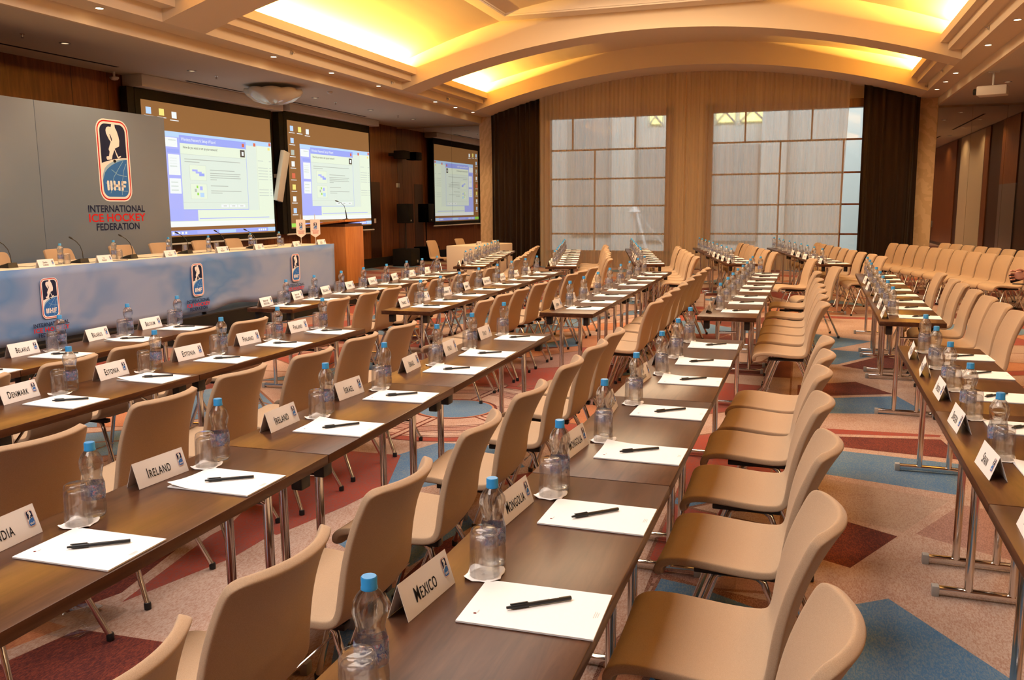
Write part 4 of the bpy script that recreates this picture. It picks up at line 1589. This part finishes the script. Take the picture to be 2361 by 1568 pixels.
S_BROWN = em('brown', (0.30, 0.135, 0.045))
S_WIN = em('window', (0.84, 0.93, 0.74))
S_DLG = em('dialog', (0.78, 0.87, 0.76))
S_BLUE = em('blue', (0.36, 0.42, 0.95))
S_LBLUE = em('light_blue', (0.52, 0.72, 0.98))
S_PERI = em('periwinkle', (0.45, 0.48, 0.98))
S_TXT = em('text_grey', (0.50, 0.54, 0.47))
S_LINE = em('faint_grey', (0.64, 0.71, 0.62))
S_GREEN = em('green', (0.35, 0.75, 0.10))
S_YEL = em('yellow', (0.95, 0.82, 0.22))
S_RED = em('red', (0.75, 0.16, 0.08))
S_WHT = em('white', (0.92, 0.96, 0.95))
S_DK = em('dark', (0.09, 0.07, 0.06))


def screen(name, label, y0, y1, z0, z1, x):
    root = thing(name, label, 'projection screen', (x, (y0 + y1) / 2, z0))
    W, H = y1 - y0, z1 - z0
    q = MB()
    q.box(-0.21, 0.20, -W / 2 - 0.16, W / 2 + 0.22, H + 0.18, ZB - z0 - 0.002, M_STEELW, 0.005)
    q.build('screen_housing', root)
    q = MB()
    q.box(-0.012, -0.004, -W / 2 - 0.12, W / 2 + 0.06, -0.11, H + 0.19, M_BLACKM)
    q.box(-0.16, -0.02, -W / 2 - 0.28, -W / 2 - 0.1, -0.12, H + 0.18, M_BLACKM)
    q.build('black_border', root, smooth=0)
    q = MB()
    q.tube([(0, -W / 2 - 0.16, -0.125), (0, W / 2 + 0.14, -0.125)], 0.018, M_STEELW, 10)
    q.build('weight_bar', root)
    d = MB()
    lay = [0]

    def R(u0, u1, v0, v1, m, up=True):
        if up:
            lay[0] += 1
        e = 0.0004 * lay[0]
        a, b, c_, d_ = -W / 2 + W * u0, -W / 2 + W * u1, H * (1 - v1), H * (1 - v0)
        d.quad((e, a, c_), (e, b, c_), (e, b, d_), (e, a, d_), m)
    R(0, 1, 0, 1, S_BROWN)
    R(0.125, 1.0, 0.205, 0.925, S_WIN)
    R(0.125, 1.0, 0.205, 0.245, S_LBLUE)
    R(0.125, 0.24, 0.245, 0.88, S_PERI, True)
    R(0.125, 0.345, 0.79, 0.88, S_PERI, False)
    lay[0] += 1
    for u0, u1, v0, v1, m in ((0.13, 0.225, 0.25, 0.32, S_WHT), (0.15, 0.235, 0.335, 0.365, S_BLUE), (0.155, 0.235, 0.375, 0.53, S_WHT), (0.155, 0.235, 0.555, 0.67, S_WHT), (0.125, 1.0, 0.885, 0.925, S_WHT), (0.86, 0.862, 0.245, 0.80, S_LINE), (0.965, 0.985, 0.255, 0.275, S_YEL), (0.355, 0.95, 0.86, 0.866, S_PERI)):
        R(u0, u1, v0, v1, m, False)
    for v in (0.37, 0.43, 0.455, 0.48, 0.505, 0.53, 0.62, 0.645, 0.67):
        R(0.868, 0.868 + (0.09 if v > 0.4 else 0.05), v, v + 0.007, S_LINE, False)
        R(0.972, 0.992, v, v + 0.007, S_LINE, False)
    for v in (0.265, 0.4, 0.42, 0.44, 0.46, 0.58, 0.61, 0.64):
        R(0.165, 0.165 + 0.05, v, v + 0.008, S_LINE, False)
    R(0.76, 0.855, 0.225, 0.80, S_DLG)
    R(0.76, 0.855, 0.225, 0.25, S_LBLUE)
    R(0.24, 0.765, 0.225, 0.795, S_BLUE)
    R(0.242, 0.762, 0.285, 0.79, S_DLG)
    R(0.242, 0.762, 0.285, 0.365, S_WIN)
    lay[0] += 1
    for u, v in ((0.74, 0.255), (0.842, 0.24), (0.985, 0.225)):
        R(u - 0.010, u + 0.010, v - 0.014, v + 0.014, S_RED, False)
    R(0.712, 0.752, 0.295, 0.355, S_DK, False)
    R(0.242, 0.762, 0.365, 0.368, S_LINE, False)
    R(0.242, 0.762, 0.735, 0.738, S_LINE, False)
    for v, n in ((0.40, 0.44), (0.42, 0.11), (0.475, 0.20), (0.50, 0.25), (0.517, 0.24), (0.534, 0.25), (0.551, 0.05), (0.60, 0.14), (0.64, 0.25), (0.657, 0.09)):
        u = 0.268 if v < 0.43 else 0.455
        R(u, u + n, v, v + 0.006, S_TXT, False)
    R(0.30, 0.425, 0.445, 0.565, S_LINE, False)
    R(0.30, 0.425, 0.59, 0.71, S_LINE, False)
    lay[0] += 1
    R(0.302, 0.423, 0.447, 0.563, S_WIN, False)
    R(0.302, 0.423, 0.592, 0.708, S_WIN, False)
    R(0.725, 0.742, 0.31, 0.342, S_WHT, False)
    for k in range(3):
        R(0.53 + k * 0.07, 0.592 + k * 0.07, 0.752, 0.776, S_WHT, False)
    lay[0] += 1
    for k in range(3):
        R(0.548 + k * 0.07, 0.575 + k * 0.07, 0.761, 0.767, S_TXT, False)
    for u0, v0, u1, v1, m in ((0.32, 0.48, 0.36, 0.495, S_PERI), (0.345, 0.495, 0.39, 0.51, S_PERI), (0.37, 0.508, 0.41, 0.53, S_BLUE), (0.33, 0.63, 0.345, 0.655, S_TXT), (0.345, 0.605, 0.357, 0.625, S_GREEN), (0.347, 0.66, 0.36, 0.68, S_GREEN), (0.37, 0.61, 0.39, 0.64, S_PERI), (0.37, 0.66, 0.40, 0.695, S_LBLUE)):
        R(u0, u1, v0, v1, m, False)
    # taskbar and desktop icons
    R(0, 1, 0.952, 0.988, S_BLUE)
    lay[0] += 1
    R(0, 0.10, 0.952, 0.988, S_GREEN, False)
    R(0.93, 1.0, 0.952, 0.988, S_LBLUE, False)
    for u in (0.125, 0.15, 0.19, 0.215, 0.24, 0.84, 0.86, 0.88, 0.9):
        R(u, u + 0.014, 0.962, 0.979, S_WHT, False)
    R(0.33, 0.47, 0.958, 0.983, S_PERI, False)
    R(0.5, 0.64, 0.958, 0.983, S_LBLUE, False)
    for u, v, m in ((0.045, 0.075, S_LBLUE), (0.13, 0.075, S_YEL), (0.215, 0.085, S_WHT), (0.045, 0.185, S_LBLUE), (0.045, 0.295, S_TXT), (0.045, 0.40, S_WHT), (0.045, 0.51, S_RED), (0.045, 0.615, S_YEL), (0.045, 0.725, S_WHT), (0.045, 0.835, S_LBLUE)):
        R(u - 0.017, u + 0.017, v - 0.026, v + 0.022, m, False)
        R(u - 0.030, u + 0.030, v + 0.034, v + 0.040, S_WHT, False)
    d.build('projected_desktop', root, smooth=0)
    e = 0.0004 * (lay[0] + 2)
    for body, sz, m, u, v in (('Wireless Network Setup Wizard', 0.085, S_WHT, 0.252, 0.256), ('How do you want to set up your network?', 0.066, S_DK, 0.262, 0.315)):
        link('lettering', text_mesh(body, sz, m, 0.85, 0.004, align='LEFT'), root, (e, -W / 2 + W * u, H * (1 - v)), FACE_PX)
    return root


screen('projection_screen', 'projection screen showing a computer desktop, partly behind the backdrop board', 12.22, 15.98, 1.10, 3.45, -10.72)
screen('projection_screen', 'projection screen showing a computer desktop, behind the lectern', 16.62, 20.36, 1.155, 3.50, -10.72)

# slim column loudspeaker between the screens
cs = thing('column_speaker', 'slim white column loudspeaker on the wall between the two screens', 'loudspeaker', (-10.62, 16.18, 2.29))
q = MB()
T = Matrix.Rotation(R_(-13), 4, 'X') @ Matrix.Rotation(R_(4), 4, 'Y')
q.box(-0.05, 0.05, -0.11, 0.11, -0.55, 0.53, M_STEELW, 0.012, T=T)
q.build('cabinet', cs)
q = MB()
q.box(-0.33, -0.04, -0.03, 0.03, -0.04, 0.04, M_STEELW, 0.004)
q.box(-0.33, -0.28, -0.14, 0.04, -0.14, 0.12, M_STEELW, 0.004)
q.build('wall_bracket', cs)
cs2 = dup(cs, (-10.62, 11.95, 2.29), 0, 'slim white column loudspeaker hidden beside the backdrop board')
cs2['label'] = 'slim white column loudspeaker on the left wall near the backdrop board'
bpy.data.objects.remove(cs2.children[0]); bpy.data.objects.remove(cs2.children[0]); bpy.data.objects.remove(cs2)

# bracket-mounted black spot projector in the corner by the mirror
bp = thing('wall_projector', 'black equipment box on a wall bracket high in the mirrored corner', 'projector', (-10.6, 22.05, 3.05))
q = MB()
q.box(-0.16, 0.16, -0.2, 0.2, -0.12, 0.1, M_BLACKM, 0.02)
q.build('housing', bp)
q = MB()
q.box(-0.35, -0.1, -0.12, 0.3, -0.04, 0.04, M_BLACK, 0.005)
q.build('wall_bracket', bp)
for x, y, z, lab in ((XL + .02, 22.40, 2.22, 'small beige thermostat high on the wall by the mirror edge'), (XL + .02, 21.0, 1.25, 'small beige wall socket plate beside the lectern'), ):
    q = MB()
    q.box(0, 0.02, -0.045, 0.045, -0.06, 0.06, M_STEELW, 0.004)
    tag(q.build('wall_plate', loc=(x - .02, y, z)), lab, 'wall plate')

# loudspeaker on its sub-woofer
sw = thing('subwoofer', 'black subwoofer box on the floor by the left mirror', 'loudspeaker', (-10.4, 21.76, 0))
q = MB()
q.box(-0.28, 0.28, -0.29, 0.29, 0.0, 0.47, M_BLACKM, 0.012)
q.build('cabinet', sw)
q = MB()
q.tube([(0, 0, 0.46), (0, 0, 1.17)], 0.019, M_BLACK, 12)
q.build('pole', sw)
q = MB()
q.lathe([(0, 0), (0.04, 0), (0.04, 0.012), (0, 0.012)], M_GREYP, 14, T=Matrix.Translation((0.281, 0.12, 0.12)) @ Matrix.Rotation(R_(90), 4, 'Y'))
q.build('badge', sw)
ls = thing('loudspeaker', 'black loudspeaker on a pole above the subwoofer by the mirror', 'loudspeaker', (-10.4, 21.76, 1.172))
q = MB()
pts = [(-0.17, 0.0), (0.17, 0.0), (0.17, 0.53), (-0.17, 0.53)]
q.box(-0.17, 0.17, -0.19, 0.19, 0.0, 0.53, M_BLACKM, 0.02)
q.build('cabinet', ls)
q = MB()
q.box(0.168, 0.173, -0.03, 0.03, 0.05, 0.09, M_GREYP, 0.001)
q.build('badge', ls)

# clothed side desk with two chairs
dk = thing('clothed_desk', 'small desk in a cream floor-length cloth by the left mirror', 'desk', (-7.02, 18.62, 0))
q = MB()
Tz = Matrix.Rotation(R_(-8), 4, 'Z')
q.box(-0.38, 0.38, -0.9, 0.9, 0.0, 0.75, M_TOPC, 0.02, T=Tz)
q.build('tablecloth_drape', dk)
for i, (x, y) in enumerate(((-7.75, 18.1), (-7.55, 19.3))):
    PCH.put((x - 0.05, y, 0.004), PI - R_(8), 'beige chair behind the cream clothed desk, %s the camera' % ('nearer' if i == 0 else 'farther from'), 'chairs behind the clothed desk')
for i, (x, y) in enumerate(((-6.95, 18.35), (-6.85, 19.1))):
    make_card('Press').put((x, y, 0.751), R_(-8), 'folded name card on the cream clothed desk, %s the camera' % ('nearer' if i == 0 else 'farther from'), 'name cards on the clothed desk')

# ceiling projector in the right bay
pj = thing('ceiling_projector', 'white projector hanging from the flat ceiling of the right bay', 'projector', (2.98, 17.1, 3.5))
T = Matrix.Rotation(R_(-18), 4, 'Z')
q = MB()
q.box(-0.21, 0.25, -0.17, 0.17, -0.075, 0.085, M_STEELW, 0.02, T=T)
q.build('housing', pj)
q = MB()
q.lathe([(0, 0), (0.05, 0), (0.055, 0.05), (0.045, 0.06), (0, 0.05)], M_BLACK, 16, T=T @ Matrix.Translation((-0.21, -0.08, 0.0)) @ Matrix.Rotation(R_(-90), 4, 'Y'))
q.build('lens', pj)
q = MB()
q.tube([(0.02, 0, 0.08), (0.02, 0, 0.325)], 0.02, M_STEELW, 10)
q.box(-0.06, 0.1, -0.06, 0.06, 0.315, 0.33, M_STEELW)
q.build('ceiling_mount', pj)

# extinguisher on the right wall
fe = thing('fire_extinguisher', 'red fire extinguisher on the right wall, seen in the mirror', 'extinguisher', (4.86, 5.9, 0.55))
q = MB()
q.lathe([(0, 0), (0.07, 0), (0.075, 0.02), (0.075, 0.40), (0.05, 0.46), (0.02, 0.48), (0, 0.48)], pm('extinguisher_red', (0.45, 0.015, 0.012), 0.35), 18)
q.build('cylinder', fe)
q = MB()
q.box(-0.03, 0.05, -0.015, 0.015, 0.48, 0.53, M_BLACK, 0.004)
q.tube([(-0.03, 0, 0.5), (-0.09, 0.0, 0.42), (-0.09, 0, 0.15)], 0.01, M_BLACK, 8)
q.build('valve', fe)
q = MB()
q.box(0.05, 0.145, -0.03, 0.03, 0.1, 0.35, M_GREYP, 0.004)
q.build('wall_bracket', fe)

# clear acrylic floor-socket lid under the India row
al = thing('acrylic_floor_plate', 'square clear acrylic plate lying on the carpet under the India row', 'plate', (-2.64, 2.452, 0.006))
q = MB()
q.box(-0.133, 0.133, -0.125, 0.125, 0.0, 0.012, M_ACRYL, 0.002)
q.build('plate', al)
q = MB()
q.box(-0.03, 0.03, 0.08, 0.11, 0.0122, 0.016, M_GREYP, 0.001)
q.build('latch', al)

# ================================================================== CURTAINS
def curtain(name, label, cat, x0, x1, y, amp, wl, mat, seed, zt=(4.0, 4.83), z0=0.015, th=0.0, slant=0.0):
    rn = random.Random(seed)
    vs, fs = [], []
    n = int((x1 - x0) / wl * 7)
    ph, phs = 0.0, []
    for i in range(n + 1):
        phs.append(ph)
        ph += 2 * PI / 7 * rn.uniform(0.65, 1.35)
    nz = 14
    for i in range(n + 1):
        x = x0 + (x1 - x0) * i / n
        zt_ = arch_z(x, *zt) - 0.004
        for j in range(nz + 1):
            k = j / nz
            a = amp * (0.7 + 0.5 * k) * (0.7 + 0.3 * math.sin(i * 0.13 + seed))
            xx = x + 0.4 * amp * math.sin(phs[i] * 0.5 + 1.7 * k) + slant * k * (x - x0) / (x1 - x0)
            vs.append((xx, y + a * math.sin(phs[i] + 0.25 * math.sin(k * 5 + i * .05)), zt_ + (z0 - zt_) * k))
    for i in range(n):
        for j in range(nz):
            a = i * (nz + 1) + j
            fs.append((a, a + 1, a + nz + 2, a + nz + 1))
    m = MB()
    m.add(vs, fs, mat)
    o = m.build(name, smooth=180)
    if th:
        sm = o.modifiers.new('t', 'SOLIDIFY')
        sm.thickness = th
    return tag(o, label, cat)


curtain('sheer_curtain', 'cream sheer curtain across the left window and wall pier', 'curtain', -6.60, -2.85, 22.02, 0.035, 0.105, M_SHEER, 4)
curtain('sheer_curtain', 'cream sheer curtain across the right window', 'curtain', -2.84, 0.92, 22.04, 0.035, 0.105, M_SHEER, 9, slant=-0.10)
curtain('dark_drape', 'dark brown floor-length drape left of the left window', 'curtain', -7.98, -6.63, 22.1, 0.05, 0.15, M_DRAPE, 2, th=0.004)
curtain('dark_drape', 'dark brown floor-length drape right of the right window', 'curtain', 1.22, 2.44, 22.1, 0.05, 0.15, M_DRAPE, 7, th=0.004)

# ================================================================== COURTYARD
M_FAC = pm('facade_render', (0.52, 0.53, 0.50), 0.8)
M_FACD = pm('facade_recess', (0.34, 0.36, 0.35), 0.7)
M_LIT = pm('lit_window', (0.8, 0.7, 0.3), 0.5, emit=(1.0, 0.93, 0.42), estr=1.6)
M_PAVE = pm('courtyard_paving', (0.45, 0.44, 0.42), 0.9)
q = MB()
q.box(-22, 16, YF + 0.3, 34, -0.1, -0.01, M_PAVE)
struct(q.build('ground_courtyard', smooth=0))
bz = thing('courtyard_building', 'pale grey building across the courtyard seen through the windows', 'building', (-4, 30, 0))
q = MB()
q.box(-16, 18, 0.3, 1.0, 0, 11, M_FAC)
q.build('facade', bz, smooth=0)
for k, x in enumerate((-9.2, -7.0, -4.4, -2.0, 0.6, 3.0)):
    p = MB()
    p.box(x - 0.4, x + 0.4, 0.02, 0.3, 0, 11, M_FAC)
    p.build('pilaster', bz, smooth=0)
for x0, x1, z0, z1, lit in ((1.12, 1.70, 4.34, 4.98, 1), (1.88, 2.66, 4.34, 5.10, 1), (-1.12, -0.72, 4.36, 4.9, 1), (-6.4, -5.0, 0.6, 4.6, 0), (-3.9, -2.4, 0.6, 4.6, 0), (-1.5, 0.1, 0.4, 3.6, 0), (1.1, 2.5, 0.4, 3.6, 0)):
    p = MB()
    p.box(x0, x1, 0.2, 0.29, z0, z1, M_LIT if lit else M_FACD)
    if lit:
        for xa, za, xb, zb in ((x0, z0, x1, z1), (x0, z1, x1, z0)):
            p.tube([(xa, 0.17, za), (xb, 0.17, zb)], 0.035, M_GREYP, 6)
    p.build('window', bz, smooth=0)
mt = thing('canopy_mast', 'white steel tripod mast in the courtyard behind the left window', 'mast', (-4.83, 26.0, 0))
q = MB()
q.tube([(-0.05, 0, 0), (0.03, 0, 1.50)], [0.09, 0.05], M_WHITE, 10)
q.build('mast_post', mt)
for x, y in ((-1.15, 0.2), (1.2, 0.2), (0.55, -0.5)):
    q = MB()
    q.tube([(x, y, 0), (0.03, 0, 1.5)], 0.016 if abs(x) > 1 else 0.04, M_WHITE, 8)
    q.build('stay', mt)
q = MB()
q.lathe([(0.0, 1.44), (0.16, 1.40), (0.17, 1.42), (0.05, 1.58), (0.0, 1.60)], M_WHITE, 4)
q.build('mast_cap', mt, smooth=0)
yb = thing('lit_entrance_wing', 'warm lit building wing beyond the right window edge', 'building', (2.2, 27.5, 0))
q = MB()
q.box(-0.2, 3.2, 0, 0.6, 0, 3.4, M_FACD)
q.build('facade', yb, smooth=0)
q = MB()
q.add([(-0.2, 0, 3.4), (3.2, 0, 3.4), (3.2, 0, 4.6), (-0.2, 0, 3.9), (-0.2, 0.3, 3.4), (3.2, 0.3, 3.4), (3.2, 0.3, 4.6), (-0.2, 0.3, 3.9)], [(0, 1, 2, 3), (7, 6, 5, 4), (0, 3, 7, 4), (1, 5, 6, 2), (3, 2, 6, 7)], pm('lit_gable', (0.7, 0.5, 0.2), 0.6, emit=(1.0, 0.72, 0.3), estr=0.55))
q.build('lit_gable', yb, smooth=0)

# ================================================================== PERSON in the right aisle (only a hand reaches into the frame)
M_SKIN = pm('skin', (0.56, 0.27, 0.19), 0.55)
M_SUIT = pm('dark_suit', (0.03, 0.032, 0.04), 0.85)
M_SHIRT = pm('white_shirt', (0.75, 0.75, 0.77), 0.8)
M_HAIR = pm('dark_hair', (0.03, 0.02, 0.014), 0.6)


def skin_mesh(name, verts, edges, radii, root=0, sub=2):
    me = bpy.data.meshes.new(name)
    me.from_pydata(verts, edges, [])
    o = link(name, me)
    o.modifiers.new('skin', 'SKIN').use_smooth_shade = True
    for i, r in enumerate(radii):
        d = me.skin_vertices[0].data[i]
        d.radius = r if isinstance(r, tuple) else (r, r)
        d.use_root = (i == root)
    sb = o.modifiers.new('s', 'SUBSURF')
    sb.levels = sb.render_levels = sub
    bpy.context.view_layer.update()
    m2 = bpy.data.meshes.new_from_object(o.evaluated_get(bpy.context.evaluated_depsgraph_get()))
    bpy.data.objects.remove(o)
    m2.name = name
    m2.polygons.foreach_set('use_smooth', [True] * len(m2.polygons))
    return m2


def merge(name, meshes, mat):
    bm = bmesh.new()
    for m in meshes:
        bm.from_mesh(m)
    out = bpy.data.meshes.new(name)
    bm.to_mesh(out)
    bm.free()
    out.materials.clear()
    out.materials.append(mat)
    for p in out.polygons:
        p.material_index = 0
        p.use_smooth = True
    return out


# local frame: facing -X, feet at z = 0, pelvis over the origin
pr = thing('person', 'person standing in the right aisle, hand holding a black phone and pen', 'person', (2.075, 7.78, 0.004))
bv = [(0, 0, .96), (0, 0, 1.10), (.01, 0, 1.26), (.0, 0, 1.40), (-.005, 0, 1.49), (-.02, 0, 1.55), (-.035, 0, 1.66), (-.03, 0, 1.74),
      (0, -.17, 1.42), (.03, -.21, 1.18), (-.20, -.13, 1.03), (-.36, -.08, 1.03),
      (0, .17, 1.42), (.04, .23, 1.16), (.0, .25, .92), (-.02, .25, .82),
      (0, -.09, .92), (-.01, -.10, .50), (.02, -.10, .09), (-.10, -.11, .03),
      (0, .09, .92), (.0, .10, .50), (.03, .10, .09), (-.09, .11, .03)]
be = [(0, 1), (1, 2), (2, 3), (3, 4), (4, 5), (5, 6), (6, 7), (3, 8), (8, 9), (9, 10), (10, 11), (3, 12), (12, 13), (13, 14), (14, 15), (0, 16), (16, 17), (17, 18), (18, 19), (0, 20), (20, 21), (21, 22), (22, 23)]
br_ = [.13, .115, .13, .12, .055, .06, .092, .07, .062, .045, .036, .027, .062, .045, .036, .03, .085, .058, .04, .035, .085, .058, .04, .035]
body = skin_mesh('body', bv, be, br_)


def finger(pts, r):
    return skin_mesh('finger', pts, [(i, i + 1) for i in range(len(pts) - 1)], [r * (1 - 0.06 * i) for i in range(len(pts))], 0, 2)


H = Vector((-.42, -.075, 1.03))      # palm centre of the raised hand
palm = skin_mesh('palm', [tuple(H + Vector(p)) for p in ((.07, 0, 0), (.02, 0, .0), (-.03, .0, .0), (-.045, -.0, .03), (-.045, 0, -.03))], [(0, 1), (1, 2), (2, 3), (2, 4)], [(.024, .03), (.02, .036), (.016, .036), .014, .014], 0, 2)
fs_ = []
for k, (dz, ln) in enumerate(((.032, .90), (.011, 1.0), (-.011, .95), (-.032, .78))):
    a = H + Vector((-.040, .004, dz))
    fs_.append(finger([tuple(a), tuple(a + Vector((-.032 * ln, -.006, dz * .1))), tuple(a + Vector((-.050 * ln, -.026, dz * .1))), tuple(a + Vector((-.046 * ln, -.046, dz * .05)))], .0088))
a = H + Vector((.01, -.012, .034))
fs_.append(finger([tuple(a), tuple(a + Vector((-.03, -.018, .014))), tuple(a + Vector((-.062, -.034, .010)))], .0100))
hand2 = []
H2 = Vector((-.02, .25, .77))
hand2.append(skin_mesh('palm', [tuple(H2 + Vector(p)) for p in ((0, 0, .05), (0, 0, .0), (0, 0, -.04))], [(0, 1), (1, 2)], [.024, (.018, .034), (.015, .034)], 0, 2))
for k, (dx, ln) in enumerate(((-.028, .9), (-.009, 1), (.010, .95), (.028, .8))):
    a = H2 + Vector((dx, 0, -.045))
    hand2.append(finger([tuple(a), tuple(a + Vector((-.004, -.004, -.035 * ln))), tuple(a + Vector((-.010, -.016, -.062 * ln)))], .0088))
hand2.append(finger([tuple(H2 + Vector((-.03, 0, .02))), tuple(H2 + Vector((-.052, -.008, -.01))), tuple(H2 + Vector((-.058, -.014, -.04)))], .0098))
link('body', merge('body', [body, palm] + fs_ + hand2, M_SKIN), pr)
jv = [(0, 0, .90), (0, 0, 1.08), (.01, 0, 1.25), (0, 0, 1.40), (0, 0, 1.47), (0, -.175, 1.42), (.03, -.215, 1.18), (-.20, -.135, 1.03), (-.33, -.085, 1.03), (0, .175, 1.42), (.04, .235, 1.16), (.0, .255, .92), (-.01, .255, .86)]
je = [(0, 1), (1, 2), (2, 3), (3, 4), (3, 5), (5, 6), (6, 7), (7, 8), (3, 9), (9, 10), (10, 11), (11, 12)]
link('jacket', merge('jacket', [skin_mesh('jacket', jv, je, [.155, .135, .15, .135, .075, .075, .062, .052, .048, .075, .062, .052, .048])], M_SUIT), pr)
tv = [(0, 0, .98), (0, -.09, .88), (-.01, -.10, .50), (.02, -.10, .06), (0, .09, .88), (0, .10, .50), (.03, .10, .06)]
link('trousers', merge('trousers', [skin_mesh('trousers', tv, [(0, 1), (1, 2), (2, 3), (0, 4), (4, 5), (5, 6)], [.14, .105, .08, .065, .105, .08, .065])], M_SUIT), pr)
q = MB()
for y in (-.11, .11):
    q.box(-.20, .09, y - .045, y + .045, 0.0, .075, M_BLACK, .02)
q.build('shoe', pr)
hv = [(-.03, 0, 1.76), (.03, 0, 1.72), (.05, 0, 1.63)]
link('hair', merge('hair', [skin_mesh('hair', hv, [(0, 1), (1, 2)], [.072, .088, .06])], M_HAIR), pr)
q = MB()
q.box(-.135, -.118, -.028, -.018, 1.668, 1.68, M_INK, .003)
q.box(-.135, -.118, .018, .028, 1.668, 1.68, M_INK, .003)
q.add([(-.115, -.014, 1.63), (-.115, .014, 1.63), (-.148, 0, 1.628), (-.118, 0, 1.672)], [(0, 1, 2), (0, 2, 3), (1, 3, 2)], M_SKIN)
q.box(-.122, -.115, -.022, .022, 1.602, 1.608, M_REDINK, .002)
q.build('face', pr)
ph = tag(link('mobile_phone', None), 'black phone held in the hand at the right edge', 'phone')
bpy.data.objects.remove(ph)
q = MB()
q.box(-.034, .034, -.006, .006, -.062, .062, M_BLACK, .004)
o = q.build('mobile_phone', loc=(1.632, 7.72, 1.02), rot=(R_(4), R_(72), R_(12)))
tag(o, 'black mobile phone held in the hand at the right picture edge', 'phone')
PPE.put((1.66, 7.66, 0.968), R_(165), 'black pen held under the phone in the hand at right edge', 'pen in the hand')
